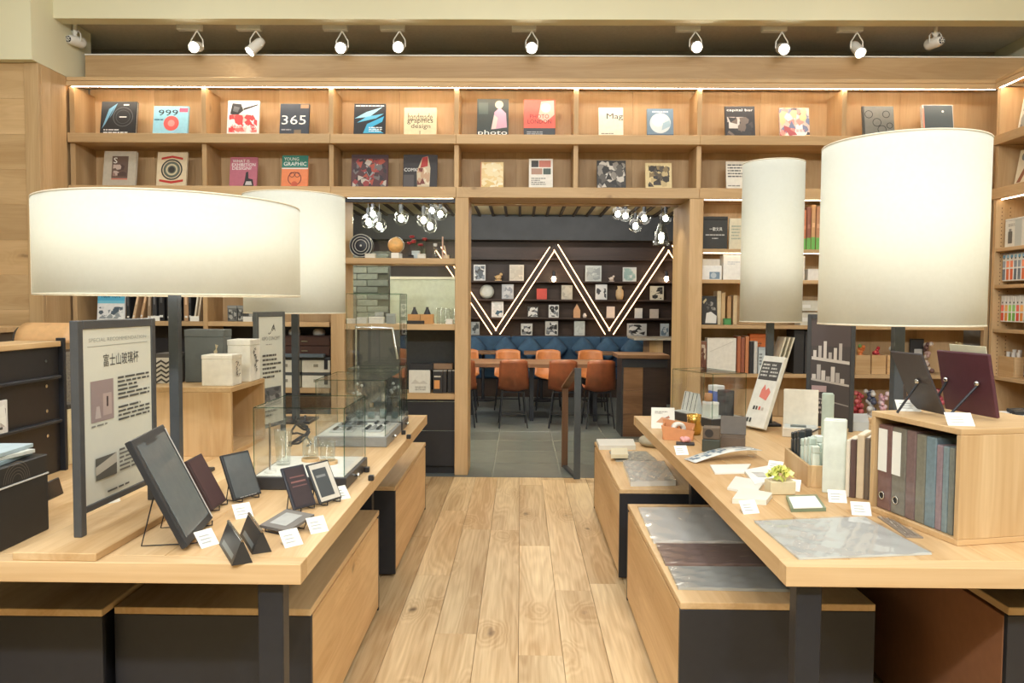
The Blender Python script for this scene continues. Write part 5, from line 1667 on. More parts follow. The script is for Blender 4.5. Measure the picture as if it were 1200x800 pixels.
MB().bbox(-.34, 0, 0, .295, 0, hb * .74, .003).build('body', C((40, 40, 42), .5), r)
MB().bbox(-.342, .002, -.002, .297, hb * .7402, hb * .76, .001).build('seam', C((206, 206, 202), .5), r)
MB().bbox(-.34, 0, 0, .295, hb * .7602, hb, .003).build('lid', C((44, 43, 44), .5), r)
o = art([('ring', .5, .0, .20 - .03 * k, .008, (104, 96, 88)) for k in range(5)], .295, hb * .2, 'ring_print', r)
m_ = o.data
for v in m_.vertices:
    if v.co.z < .002: v.co.z = .002
o.location = (.0008, .1475, hb * .78); o.rotation_euler = (0, 0, pi / 2)
# magazines lying on the black box
for k, (dz, c, rz_, lab) in enumerate([(0, (150, 170, 178), .1, 'pale blue magazine on top of the black box'), (.012, (206, 210, 204), -.15, 'black and white swirl magazine on the pale blue one'), (.024, (178, 196, 204), .05, 'light blue booklet topmost on the black box')]):
    r = thing('magazine', lab, 'magazine', (-1.60, 2.17, TZ + hb + .0012 + dz), rz_, 'magazines stacked on the black box')
    MB().bbox(-.12, .13, -.12, .12, 0, .0112, .001).build('cover', C(c), r)
    m = MB()
    rk = random.Random(k)
    for q in range(6):
        a0 = rk.uniform(0, 6); R0 = rk.uniform(.02, .08)
        for t in range(10):
            an, an2 = a0 + t * .35, a0 + (t + 1) * .35
            m.poly([(R0 * cos(an), R0 * sin(an), .0118), (R0 * cos(an2), R0 * sin(an2), .0118), ((R0 - .006) * cos(an2), (R0 - .006) * sin(an2), .0118), ((R0 - .006) * cos(an), (R0 - .006) * sin(an), .0118)][::-1], (70, 72, 74))
    m.build('cover_print', ink, r)
pad('small dark tablet leaning behind the black box', (52, 589), (75, 578), (46, 569), (50, 46, 46), (42, 40, 42), .01, bw=.004, stand=False, lift=0)
p = at(73, 545, Z=TZ)
r = thing('picture_box', 'cream box with a green swirl picture behind the tall sign', 'box', (p.x - .03, p.y, TZ + .0005))
MB().bbox(-.06, .06, 0, .10, 0, .24, .003).build('body', C((216, 204, 170)), r)
MB().bbox(-.061, .061, -.001, .101, .2401, .26, .002).build('lid', C((60, 60, 58)), r)
art([('r', .1, .25, .95, .85, (176, 200, 190)), ('p', [(.1, .5), (.6, .75), (.95, .7), (.95, .62), (.5, .6)], (70, 150, 80)), ('p', [(.1, .3), (.5, .5), (.95, .4), (.95, .3)], (110, 170, 120)), ('r', .1, .05, .95, .18, (190, 80, 60))], .12, .24, 'picture_print', r)
p = at(140, 590, Z=TZ)
r = thing('pouch', 'small brown leather pouch seen below the tall sign', 'pouch', (-1.50, 2.75, TZ + .0005))
MB().ball((0, 0, .04), .06, 16, 10, .65).build('body', C((84, 64, 54)), r)
MB().bbox(-.03, .03, -.066, -.05, .03, .05, .003).build('flap', C((70, 52, 44)), r)
price_card((-1.42, 2.62, TZ + .0005), 'white price card behind the tall sign', .9, .07, .06, .6, 'price cards on the left table')
# lounge chair and side counter behind the rack
p = at(52, 400, Y=4.9)
r = thing('lounge_chair', 'lounge chair with a rolled tan leather back and grey woven side', 'chair', (p.x, 4.9, 0))
zt = at(52, 381, Y=4.9).z
MB().sheet(lambda u, v: (-.16 + .36 * u, .12 - .16 * cos(v * 2.4) , zt - .14 + .14 * sin(v * 2.4 + .2)), 6, 14, .03).build('back_roll', plain('tan_hide', (214, 170, 120), .5), r)
MB().prism([(.09 * cos(t * pi / 8), .09 * sin(t * pi / 8)) for t in range(16)], -.19, -.165, 0).build('roll_end', C((58, 54, 50)), r, loc=(0, .06, zt - .10))
MB().bbox(-.15, .2, .0, .30, .40, zt - .17, .01).build('woven_side', plain('grey_weave', (128, 120, 108), .9, noise=.3, nscale=90), r)
MB().bbox(-.15, .2, -.05, .6, .28, .399, .02).build('seat', plain('tan_hide2', (206, 160, 110), .5), r)
for s in (-.12, .17):
    for y in (0, .5):
        MB().box(s - .02, s + .02, y, y + .04, 0, .279).build('leg', black_metal, r)
zt = at(15, 384, Y=5.6).z
r = thing('side_counter', 'low oak counter against the oak boarded pier', 'counter', (-4.6, 5.75, 0))
MB().bbox(-.8, .75, -.25, .3, zt - .04, zt, .003).build('top', oak_x, r)
MB().box(-.78, .73, -.2, .28, 0, zt - .041).build('body', C((92, 80, 66)), r)

# ------------------------------------------------------------------ right table: oak box with folders
far_, near_ = at(1018, 598, Z=TZ), at(1122, 640, Z=TZ)
d = near_ - far_
L = d.length
rzb = math.atan2(d.y, d.x)
r = thing('display_cube', 'open oak box holding a row of ring binders and folders', 'display cube', far_, rzb)
fb = r
BH, BD, BT_ = .345, .42, .018
MB().bbox(0, L, 0, BD, BH - BT_, BH, .0015).build('top', oak_y, r)
MB().bbox(0, L, 0, BD, .0005, BT_, .0015).build('floor_board', oak_y, r)
MB().bbox(0, BT_, 0, BD, BT_ + .0005, BH - BT_ - .0005, .0015).build('side', oak_z, r)
MB().bbox(L - BT_, L, 0, BD, BT_ + .0005, BH - BT_ - .0005, .0015).build('side', oak_z, r)
MB().bbox(BT_ + .0005, L - BT_ - .0005, BD - .012, BD, BT_ + .0005, BH - BT_ - .0005, .0015).build('back', oak_z, r)
Mb = Matrix.Translation(far_) @ Matrix.Rotation(rzb, 4, 'Z')
x = BT_ + .006
for k, (w, h, c, lab, c2) in enumerate([
    (.066, .285, (116, 85, 82), 'burgundy ring binder with a blank white label, leftmost in the oak box', 1), (.064, .285, (118, 114, 103), 'grey ring binder with a blank white label, second in the oak box', 1),
    (.042, .285, (120, 98, 96), 'mauve brown folder third in the oak box', 0), (.040, .28, (125, 123, 109), 'olive grey folder fourth in the oak box', 0), (.042, .28, (116, 136, 145), 'slate blue folder fifth in the oak box', 0),
    (.024, .262, (143, 125, 132), 'slim mauve folder sixth in the oak box', 0), (.022, .262, (123, 141, 147), 'slim blue folder seventh in the oak box', 0), (.020, .262, (120, 125, 118), 'slim grey folder nearest the right side of the oak box', 0)]):
    r = thing('binder' if c2 else 'folder', lab, 'binder' if c2 else 'folder', Mb @ Vector((x + w / 2, .012, BT_ + .0012)), rzb, 'binders and folders in the oak box')
    MB().bbox(-w / 2, w / 2, 0, .24, 0, h, .003).build('cover', plain('linen_%d_%d_%d' % c, c, .5, noise=.12, nscale=60, coat=.6), r)
    if c2:
        MB().box(-w / 2 + .002, w / 2 - .022, -.0016, -.0002, h * .45, h * .95).build('label', paper_white, r)
        MB().lathe([(.010, 0), (.014, 0), (.014, .003), (.010, .003)], 0, 0, 0, 18, close=True).build('ring_hole', chrome, r, loc=(-.008, -.0002, h * .16), rot=(pi / 2, 0, 0))
        MB().cyl(0, 0, 0, .001, .0098, 16).build('hole', C((30, 30, 30)), r, loc=(-.008, -.0002, h * .16), rot=(pi / 2, 0, 0))
    x += w + .0022
# boards on easels on top of it
BZ = TZ + BH


def easel(label, A, B, h, lean, c, legs, thick=.012, sheet=None):
    """board seen from behind, leaning towards its front; local +Y faces the viewer side legs"""
    A, B = Vector(A), Vector(B)
    d = B - A
    rz = math.atan2(d.y, d.x)
    r = thing('easel_board', label, 'display board', ((A + B) / 2).to_tuple() + (BZ + .0005,), rz)
    w = d.length
    o = MB().bbox(-w / 2, w / 2, -thick / 2, thick / 2, 0, h, .003).build('board', plain('maroon_leather_%d' % c[0], c, .45, noise=.08), r, loc=(0, 0, .008), rot=(lean, 0, 0))
    if sheet:
        MB().bbox(-w / 2 + .05, w / 2 - .02, thick / 2 + .0005, thick / 2 + .003, h - .05, h + .022, .001).build('paper_flap', C(sheet), o)
    yb = -lambda_(lean, h)
    for u, f in legs:
        top = Vector((u * w, -thick / 2 - .004 - sin(lean) * h * .5, .008 + cos(lean) * h * .5))
        foot = Vector((u * w + f[0], f[1], .003))
        MB().tube([top, foot], .004, 8).build('leg', black_metal, r)
        MB().ball(top + Vector((0, -.004, .004)), .009, 10, 8).build('leg_clip', chrome, r)
    return r


def lambda_(l, h):
    return sin(l) * h * .5


a1, b1 = at(1112, 474, Z=BZ), at(1168, 482, Z=BZ)
easel('maroon leather board seen from behind on an easel, on the oak box', (1.455, 2.625), (1.495, 2.40), .205, .2, (84, 46, 56), [(-.34, (-.02, -.075)), (.26, (-.02, -.12))], sheet=(206, 204, 180))
easel('dark plum board half hidden behind the maroon one on the oak box', (1.352, 2.64), (1.368, 2.47), .215, .42, (62, 58, 62), [(.1, (-.02, -.11))], .008)
for k, (px, py, lab) in enumerate([(1066, 482, 'pale acrylic price card on the oak box, left one'), (1127, 499, 'pale acrylic price card on the oak box edge, right one')]):
    p = at(px, py, Z=BZ)
    p.x = max(p.x, 1.25)
    price_card((p.x, p.y, BZ + .0005), lab, -.15, .075, .05, .8, 'price cards on the right table')

# ------------------------------------------------------------------ right table: wrapped sheets and small goods
def flat_sheet(label, pts, z, th, c, name='wrapped_sheet', cat='sheet', shapes=None, wrap=True, group=None, rough=.35):
    q = [at(px, py, Z=z) for px, py in pts]
    cx = sum((p.x for p in q)) / len(q); cy = sum((p.y for p in q)) / len(q)
    r = thing(name, label, cat, (cx, cy, z + .0005), group=group)
    poly = [(p.x - cx, p.y - cy) for p in q]
    MB().prism(poly, 0, th, 2).build('sheet', plain('sheet_%d_%d_%d' % c, c, rough, noise=.04, nscale=7), r)
    if wrap:
        big = [(a * 1.03, b * 1.03) for a, b in poly]
        bl, br, tr, tl = [Vector(p) for p in big]
        rk = random.Random(int(pts[0][0]))
        ph = [rk.uniform(0, 6) for _ in range(6)]
        def fn(u, v):
            p = bl.lerp(br, u).lerp(tl.lerp(tr, u), v)
            zz = th + .003 + .0032 * (sin(u * 17 + ph[0] + v * 5) * sin(v * 13 + ph[1]) + .6 * sin(u * 31 - v * 22 + ph[2]))
            return (p.x, p.y, max(th + .0006, zz))
        m = MB()
        n = 22
        V = [fn(i / n, j / n) for i in range(n + 1) for j in range(n + 1)]
        m.raw(V, [[i * (n + 1) + j, (i + 1) * (n + 1) + j, (i + 1) * (n + 1) + j + 1, i * (n + 1) + j + 1] for i in range(n) for j in range(n)], True)
        m.build('plastic_wrap', film, r)
    return r


flat_sheet('large grey board in clear wrapping lying at the near table corner', [(936, 656), (1092, 650), (1013, 607), (884, 612)], TZ, .005, (204, 208, 206))
flat_sheet('brown grey board in clear wrapping beside the oak box', [(1062, 630), (1082, 631), (1046, 610), (1028, 606)], TZ + .0, .004, (150, 138, 126))
SZ = .5
flat_sheet('white board pack in clear wrapping on the near right storage unit', [(766, 637), (905, 637), (850, 597), (748, 597)], SZ, .012, (240, 240, 236))
flat_sheet('brown board pack in clear wrapping on the near right storage unit', [(780, 663), (925, 664), (905, 640), (769, 639)], SZ, .010, (150, 130, 124))
flat_sheet('grey board pack in clear wrapping, nearest on the right storage unit', [(795, 691), (940, 694), (925, 667), (783, 666)], SZ, .010, (184, 186, 182))
flat_sheet('white pad stack in plastic on the far right storage unit', [(739, 570), (792, 569), (778, 546), (730, 545)], SZ, .03, (232, 232, 226))
flat_sheet('white pad at the far end of the far right storage unit', [(702, 527), (745, 527), (742, 519), (699, 519)], SZ, .03, (228, 228, 220), wrap=False)
flat_sheet('grey striped sheets between the white pads on the far right unit', [(722, 541), (770, 541), (757, 530), (714, 530)], SZ, .008, (176, 178, 170))
flat_sheet('small cream memo block on the far right storage unit', [(716, 537), (736, 537), (735, 529), (716, 529)], SZ + .019, .025, (226, 220, 190), 'memo_block', 'memo block', wrap=False)
p = at(731, 509, Z=.5)
MB().lathe([(.001, 0), (.09, 0), (.12, .02), (.125, .04), (.11, .06), (.001, .066)], 0, 0, 0, 28).build('cushion', C((176, 168, 146), .9), None, 'round beige cushion at the far end of the right storage unit', 'cushion', loc=(.97, 5.44, .5005))
# green pad, booklets
r = flat_sheet('sage green notepad with white pages on the right table', [(927, 600), (968, 599), (957, 583), (921, 584)], TZ, .012, (120, 134, 108), 'notepad', 'notepad', wrap=False)
q = [at(x_, y_, Z=TZ + .0125) for x_, y_ in ((930, 596), (964, 595), (955, 582), (924, 583))]
m = MB().prism([(p.x - r.location.x, p.y - r.location.y) for p in q], .0122, .016, 2)
m.build('pages', paper_white, r)
for k, (pts, z, c, lab) in enumerate([
    ([(858, 590), (898, 592), (905, 583), (868, 576)], TZ, (226, 222, 210), 'thick white card pack with grey edge lying near the flowers'),
    ([(838, 556), (872, 555), (880, 545), (832, 546)], TZ, (232, 232, 226), 'white leaflet flat on the right table'),
    ([(852, 574), (886, 580), (896, 566), (862, 560)], TZ, (222, 222, 214), 'white leaflet below the thick card pack'),
    ([(884, 570), (912, 565), (900, 548), (872, 553)], TZ, (238, 238, 232), 'white booklet with small print beside the flowers')]):
    r = flat_sheet(lab, pts, z, .018 if k == 0 else (.004 + .002 * k), c, 'booklet', 'booklet', wrap=False, group='white booklets on the right table')
    if k == 3:
        m = MB()
        for i in range(5):
            m.poly([(-.03, -.05 + .02 * i, .0112), (.02, -.05 + .02 * i, .0112), (.02, -.045 + .02 * i, .0112), (-.03, -.045 + .02 * i, .0112)], (130, 130, 126))
        m.build('cover_print', ink, r)
# flower box
p = at(918, 580, Z=TZ)
r = thing('flower_box', 'cream box with a yellow green carnation on the right table', 'flower box', (p.x, p.y, TZ + .0005), .1)
MB().bbox(-.048, .048, 0, .06, 0, .05, .003).build('box', C((214, 200, 164)), r)
m = MB()
rr = random.Random(5)
for k in range(70):
    a0, b0 = rr.uniform(0, 6.3), rr.uniform(.1, 1.5)
    c_ = Vector((.042 * cos(a0) * cos(b0) * 1.1, .03 + .03 * sin(a0) * cos(b0), .055 + .04 * sin(b0)))
    u = Vector((rr.uniform(-1, 1), rr.uniform(-1, 1), rr.uniform(-.3, 1))).normalized() * .011
    v = u.orthogonal().normalized() * .009
    m.poly([c_ - u - v, c_ + u - v, c_ + u + v, c_ - u + v], rr.choice([(226, 222, 120), (206, 210, 110), (236, 232, 160), (170, 180, 80)]))
m.build('blossom', ink, r, kind='stuff')
for k, (px, py, rz_, lab) in enumerate([(982, 589, -.2, 'white price card in front of the notebook row'), (1010, 604, -.2, 'white price card in front of the ring binders'), (881, 602, .3, 'white price card at the edge by the card pack'), (907, 552, -.6, 'white price card behind the flower box'), (800, 533, .2, 'white price card near the pink sweet at the far end'), (927, 575, -.5, 'white price card right of the flower box')]):
    p = at(px, py, Z=TZ)
    price_card((p.x, p.y, TZ + .0005), lab, rz_, .062, .05, .7, 'price cards on the right table')
# wooden pen box
p0, p1, p2 = at(919, 547, Z=TZ), at(946, 571, Z=TZ), at(964, 560, Z=TZ)
d = p1 - p0
L, rzp = d.length, math.atan2(d.y, d.x)
r = thing('pen_box', 'oak pen box filled with dark and white pens', 'pen box', p0, rzp)
D = .11
H = .085
MB().bbox(0, L, 0, .012, .0005, H, .001).build('side', oak_z, r)
MB().bbox(0, L, D - .012, D, .0005, H, .001).build('side', oak_z, r)
MB().bbox(0, .012, .0125, D - .0125, .0005, H, .001).build('side', oak_z, r)
MB().bbox(L - .012, L, .0125, D - .0125, .0005, H, .001).build('side', oak_z, r)
MB().box(.0125, L - .0125, .0125, D - .0125, .0005, .008).build('floor_board', oak_x, r)
Mp = Matrix.Translation(p0) @ Matrix.Rotation(rzp, 4, 'Z')
n = 7
for k in range(n):
    for j in range(2):
        dark = k < 3
        loc = Mp @ Vector((.03 + (L - .06) * k / (n - 1), .035 + .04 * j, .0085))
        c = (58, 64, 66) if dark else [(222, 232, 222), (206, 222, 212)][k % 2]
        lab = ('%s pen in the oak pen box, %s place from the far end, %s row' % ('dark' if dark else 'white mint', ['first', 'second', 'third', 'fourth', 'fifth', 'sixth', 'last'][k], ['front', 'rear'][j]))
        o = thing('pen_case', lab, 'pen case', loc, rzp, 'pen cases in the oak box')
        hh = .150 + .012 * ((k + j) % 3)
        MB().bbox(-.014, .014, -.014, .014, 0, hh - .03, .003).build('body', C(c, .35), o)
        MB().bbox(-.0145, .0145, -.0145, .0145, hh - .0298, hh, .004).build('cap', C(tuple(max(0, v - 14) for v in c), .35), o)
# tall mint boxes and notebook row


def slab(label, pbl, w, d, h, c, rz_=rzp, name='gift_box', group=None, pages=False, cat='box'):
    p = at(*pbl, Z=TZ)
    r = thing(name, label, cat, (p.x, p.y, TZ + .0005), rz_, group)
    MB().bbox(0, w, 0, d, 0, h, .0025).build('body', C(c, .5), r)
    if pages:
        MB().box(.003, w - .003, -.0008, -.0001, .004, h - .004).build('pages', page_edge, r)
    else:
        MB().bbox(.004, w - .004, .004, d - .004, h + .0001, h + .003, .001).build('lid', C(tuple(min(255, v + 6) for v in c), .5), r)
    return r


slab('tall mint white box standing at the end of the notebook row', (963, 577), .08, .05, .275, (218, 226, 216), -.45)
slab('narrow mint box standing behind the pen cases', (962, 538), .05, .04, .30, (190, 206, 196), -.3)
run = Vector(at(990, 582, Z=TZ))
ax_ = Vector((cos(-.62), sin(-.62), 0))
for w, c, h, lab in [(.014, (226, 218, 200), .21, 'cream notebook first in the row by the tall mint box'), (.02, (96, 74, 70), .215, 'dark brown notebook in the row by the tall mint box'), (.026, (222, 206, 178), .235, 'beige notebook in the row by the tall mint box'), (.016, (112, 100, 88), .225, 'taupe notebook in the row by the tall mint box'), (.016, (208, 204, 190), .215, 'grey white notebook next to the oak box')]:
    r = thing('notebook', lab, 'notebook', (run.x, run.y, TZ + .0005), -.62, 'notebooks in a row on the right table')
    MB().bbox(0, w, 0, .13, 0, h, .0025).build('cover', C(c, .5), r)
    MB().box(.003, w - .003, .003, .127, h + .0001, h + .001).build('pages', page_edge, r)
    run += ax_ * (w + .0015)
for k, (px, py, lab) in enumerate([(975, 522, 'white card stack behind the notebook row'), (1006, 500, 'blue and white leaflet stack behind the notebook row')]):
    flat_sheet(lab, [(px - 8, py + 5), (px + 12, py + 5), (px + 10, py - 6), (px - 8, py - 6)], TZ, .05, [(226, 224, 214), (206, 216, 224)][k], 'card_stack', 'cards', wrap=False)

# leaflet stand (A shape)
M, w, h = lean_frame((870, 502), (894, 507), (890, 420), Yoff=.10)
M.translation += Vector((0, 0, .02))
r = thing('leaflet_stand', 'white leaning leaflet stand with a dark header and a red picture', 'leaflet stand')
r.matrix_world = M
MB().bbox(-w / 2, w / 2, 0, .03, 0, h, .003).build('panel', C((228, 228, 220)), r)
art([('r', .06, .66, .96, .92, (72, 72, 72)), ('lines', .12, .70, .45, .9, 4, (200, 200, 196)), ('lines', .55, .70, .9, .9, 4, (200, 200, 196)), ('new', 'red_picture'), ('p', [(.38, .42), (.74, .38), (.84, .5), (.7, .56), (.6, .52), (.5, .6), (.4, .52)], (222, 130, 118)), ('r', .25, .24, .34, .29, (60, 60, 60)), ('r', .38, .24, .46, .29, (84, 80, 80)), ('r', .52, .24, .6, .29, (210, 96, 80)), ('r', .66, .24, .76, .28, (190, 180, 170)), ('r', .12, .06, .2, .12, (60, 60, 60)), ('r', .26, .06, .34, .12, (60, 60, 60))], w, h, 'leaflet_print', r)
inv = M.inverted()
m = MB()
pb = [M @ Vector((s * w / 2 * .9, .031, h * .92)) for s in (-1, 1)]
pf = [M @ Vector((s * w / 2 * .9, .031, 0)) + Vector((.01, .05, 0)) for s in (-1, 1)]
for q in pf: q.z = TZ + .001
m.raw([inv @ pb[0], inv @ pb[1], inv @ pf[1], inv @ pf[0]] + [inv @ (q + Vector((.012, .012, 0))) for q in (pb[0], pb[1], pf[1], pf[0])], [(0, 1, 2, 3), (7, 6, 5, 4), (0, 4, 5, 1), (1, 5, 6, 2), (2, 6, 7, 3), (3, 7, 4, 0)])
m.build('back_leg', C((90, 76, 62)), r)
# white open presentation box
p = at(906, 508, Z=TZ)
r = thing('presentation_box', 'white open presentation box with its lid upright beside the leaflet stand', 'box', (p.x + .10, p.y - .13, TZ + .0005), -.35)
MB().bbox(-.09, .09, 0, .14, 0, .05, .003).build('tray', C((220, 214, 200)), r)
MB().box(-.08, .08, .01, .13, .0501, .053).build('inlay', C((200, 206, 204)), r)
MB().bbox(-.05, .03, .03, .08, .0531, .058, .001).build('sample', C((66, 84, 88), .3), r)
MB().bbox(-.09, .09, 0, .016, .0, .24, .003).build('lid', C((226, 222, 208)), r, loc=(0, .145, .003), rot=(-.12, 0, 0))
MB().tube([(.03, -.03, .02), (.09, .0, .055), (.16, -.02, .06)], .004, 6).build('pen', C((40, 40, 40), .3), r)
# dark poster stand
pa, pb = at(946, 502, Z=TZ), at(997, 506, Z=TZ)
sign_stand('dark framed poster of lit shelves standing behind the pen box', (pa.x, pa.y), (pb.x, pb.y), at(945, 368, Y=pa.y).z, TZ + .02, None, [
    ('r', 0, 0, 1, 1, (74, 68, 68)), ('r', .0, .74, 1, .98, (84, 74, 74)),
    ('p', [(.02, .64), (.98, .60), (.98, .57), (.02, .61)], (206, 200, 194)), ('p', [(.02, .43), (.98, .38), (.98, .36), (.02, .41)], (190, 184, 178)), ('p', [(.02, .26), (.98, .18), (.98, .17), (.02, .24)], (150, 144, 140))] +
    [('r', .06 + .13 * k, .635 - .006 * k, .14 + .13 * k, .70 + .05 * ((k * 7) % 3) - .006 * k, [(214, 208, 202), (190, 184, 180)][k % 2]) for k in range(6)] +
    [('r', .04 + .12 * k, .425 - .006 * k, .14 + .12 * k, .47 + .05 * ((k * 5) % 3) - .006 * k, [(206, 200, 194), (176, 170, 166)][k % 2]) for k in range(7)] +
    [('r', .04, .30, .42, .36, (176, 150, 150)), ('lines', .06, .08, .6, .22, 3, (186, 180, 176))], 3, (66, 68, 70), .022)

# small goods at the far end of the right table
p = at(777, 502, Z=TZ)
r = thing('table_sign', 'small white card with a tan picture at the far table corner', 'card', (p.x, p.y, TZ + .0005), -.1)
MB().prism([(0, 0), (.03, .115), (.033, .115), (.06, 0)], -.065, .065, 0).build('card', paper_white, r)
o = art([('p', [(.2, .3), (.45, .55), (.7, .5), (.9, .35), (.6, .25)], (206, 156, 120)), ('p', [(.55, .5), (.75, .62), (.8, .5)], (176, 120, 90)), ('lines', .15, .7, .7, .85, 2, (150, 148, 140))], .13, .118, 'card_print', r)
o.rotation_euler = (-math.atan2(.03, .115), 0, 0); o.location = (0, -.0006, 0)
p = at(794, 516, Z=TZ)
r = thing('leather_tray', 'tan leather desk tray holding a white tape roll', 'tray', (p.x, p.y, TZ + .0005), -.25)
lt_ = C((206, 142, 96), .6)
MB().prism([(-.07, 0), (.07, 0), (.085, .05), (-.085, .075)], 0, .008, 1).build('front', lt_, r)
MB().prism([(-.07, 0), (.07, 0), (.085, .075), (-.085, .095)], .1, .108, 1).build('back', lt_, r)
MB().bbox(-.078, -.07, .0085, .0995, .0, .08, .002).build('side', lt_, r)
MB().bbox(.070, .078, .0085, .0995, .0, .06, .002).build('side', lt_, r)
MB().box(-.069, .069, .0085, .0995, 0, .006).build('floor_board', lt_, r)
pw = Matrix.Translation(r.location) @ Matrix.Rotation(-.25, 4, 'Z') @ Vector((.0, .05, .0075))
MB().lathe([(.02, -.012), (.04, -.012), (.04, .012), (.02, .012)], 0, 0, 0, 24, close=True).build('tape_roll', C((222, 220, 210), .4), None, 'white tape roll standing in the tan leather tray', 'tape', loc=(pw.x, pw.y, pw.z + .042), rot=(pi / 2, 0, .3))
p = at(813, 509, Z=TZ)
MB().lathe([(.001, 0), (.035, 0), (.042, .03), (.036, .075), (.04, .11), (.034, .11), (.03, .075), (.034, .03), (.001, .01)], 0, 0, 0, 24).build('brass_vase', plain('brass', (206, 164, 84), .25, .9), None, 'small brass vase on the right table', 'vase', loc=(p.x, p.y, TZ + .0005))
p = at(833, 530, Z=TZ)
r = thing('tape_dispenser', 'dark olive cube dispenser with a holed roll block on top', 'dispenser', (p.x, p.y, TZ + .0005), -.3)
MB().bbox(-.042, .042, 0, .08, 0, .06, .004).build('lower_block', C((62, 66, 58), .5), r)
MB().bbox(-.04, .04, .004, .076, .0601, .118, .004).build('upper_block', C((98, 84, 70), .5), r)
MB().cyl(0, 0, 0, .002, .02, 20).build('roll_hole', C((46, 40, 36)), r, loc=(-.01, .0045, .09), rot=(pi / 2, 0, 0))
p = at(858, 526, Z=TZ)
r = thing('open_box', 'small taupe box with its lid tipped open', 'box', (p.x, p.y, TZ + .0005), -.3)
bx_ = C((106, 92, 80), .6)
MB().box(-.06, .06, 0, .004, 0, .055).box(-.06, .06, .086, .09, 0, .055).box(-.06, -.056, .004, .086, 0, .055).box(.056, .06, .004, .086, 0, .055).box(-.056, .056, .004, .086, 0, .004).build('body', bx_, r)
MB().bbox(-.062, .062, .0, .008, 0, .095, .002).build('lid', C((96, 88, 80), .6), r, loc=(0, .092, .056), rot=(-.35, 0, 0))
MB().box(-.05, .05, .01, .08, .0045, .03).build('filling', C((206, 200, 190)), r)
p = at(803, 522, Z=TZ)
r = thing('sweet_tray', 'small black tray with a pink rosette', 'tray', (p.x, p.y, TZ + .0005), -.2)
MB().bbox(-.045, .045, 0, .05, 0, .012, .003).build('tray', C((60, 58, 58)), r)
m = MB()
for k in range(9):
    m.ball((.016 * cos(k * .7), .025 + .012 * sin(k * .7), .024 + .003 * (k % 3)), .012, 8, 6)
m.build('rosette', C((222, 160, 158)), r)
# arched blue strap sheet
p = at(846, 540, Z=TZ)
a_, b_ = at(808, 541, Z=TZ), at(886, 535, Z=TZ)
d = b_ - a_
r = thing('pattern_strip', 'long blue grey patterned paper strip arching over a small support', 'paper strip', (a_.x, a_.y, TZ + .0005), math.atan2(d.y, d.x))
L = d.length
MB().sheet(lambda u, v: (u * L, (v - .5) * .09, .004 + .05 * sin(u * 2.2) * .8), 14, 2, .0016).build('strip', plain('blue_strip', (206, 208, 204), .3), r)
m = MB()
rk = random.Random(9)
for k in range(26):
    u, v, du = rk.uniform(.03, .88), rk.uniform(.05, .8), rk.uniform(.03, .09)
    f = lambda u_, v_: (u_ * L, (v_ - .5) * .09, .0058 + .05 * sin(u_ * 2.2) * .8)
    m.poly([f(u, v), f(u + du, v), f(u + du, v + .15), f(u, v + .15)], rk.choice([(96, 118, 136), (70, 92, 112), (140, 156, 166)]))
m.build('strip_print', ink, r)
MB().bbox(L * .92, L * .95, -.03, .03, 0, .042, .002).build('support', film, r)

# glass case on the right table
c0, cl = at(834, 502, Z=TZ), Vector((.93, 4.74, TZ))
d = c0 - cl
rzc = math.atan2(d.y, d.x)
wl_ = d.length
mid = (c0 + cl) / 2
glass_case('glass display case with stationery on the right table', (mid.x, mid.y, TZ + .0005), rzc, wl_, .25, .05, at(834, 440, Y=c0.y).z - TZ, (50, 50, 52), (216, 216, 208), 'display_case', False)
Mc = Matrix.Translation((mid.x, mid.y, TZ + .0538)) @ Matrix.Rotation(rzc, 4, 'Z')
for k, (lx, ly, kind, c, lab) in enumerate([(-.12, .07, 'tent', (232, 232, 226), 'white folded card at the left in the right glass case'), (-.03, .06, 'tent', (226, 228, 220), 'white folded card in the middle of the right glass case'), (.10, .07, 'box', (222, 226, 218), 'pale green box at the front corner of the right glass case'), (.11, .17, 'dark', (52, 50, 52), 'black upright box at the back of the right glass case'), (.02, .17, 'pack', (92, 116, 190), 'blue and white pack in the right glass case')]):
    q = Mc @ Vector((lx, ly, 0))
    r = thing('gift_box' if kind != 'tent' else 'folded_card', lab, 'box' if kind != 'tent' else 'card', q, rzc, 'goods in the right glass case')
    if kind == 'tent':
        MB().prism([(-.03, 0), (-.002, .12), (.002, .12), (.03, 0)], -.035, .035, 0).build('card', C(c), r)
        MB().tube([(-.02, -.028, .01), (-.02, -.004, .118), (.02, -.004, .118), (.02, -.028, .01)], .002, 5).build('wire', black_metal, r)
    else:
        h = {'box': .085, 'dark': .15, 'pack': .17}[kind]
        MB().bbox(-.04, .04, -.03, .03, 0, h * .8, .003).build('body', C(c), r)
        MB().bbox(-.041, .041, -.031, .031, h * .801, h, .003).build('lid', C((232, 232, 230) if kind != 'dark' else c), r)
q = Mc @ Vector((.08, .07, .0857))
MB().lathe([(.001, 0), (.022, 0), (.026, .02), (.022, .045), (.001, .048)], 0, 0, 0, 18).build('wooden_pot', C((190, 140, 96)), None, 'small tan wooden pot on the pale green box', 'pot', loc=q)

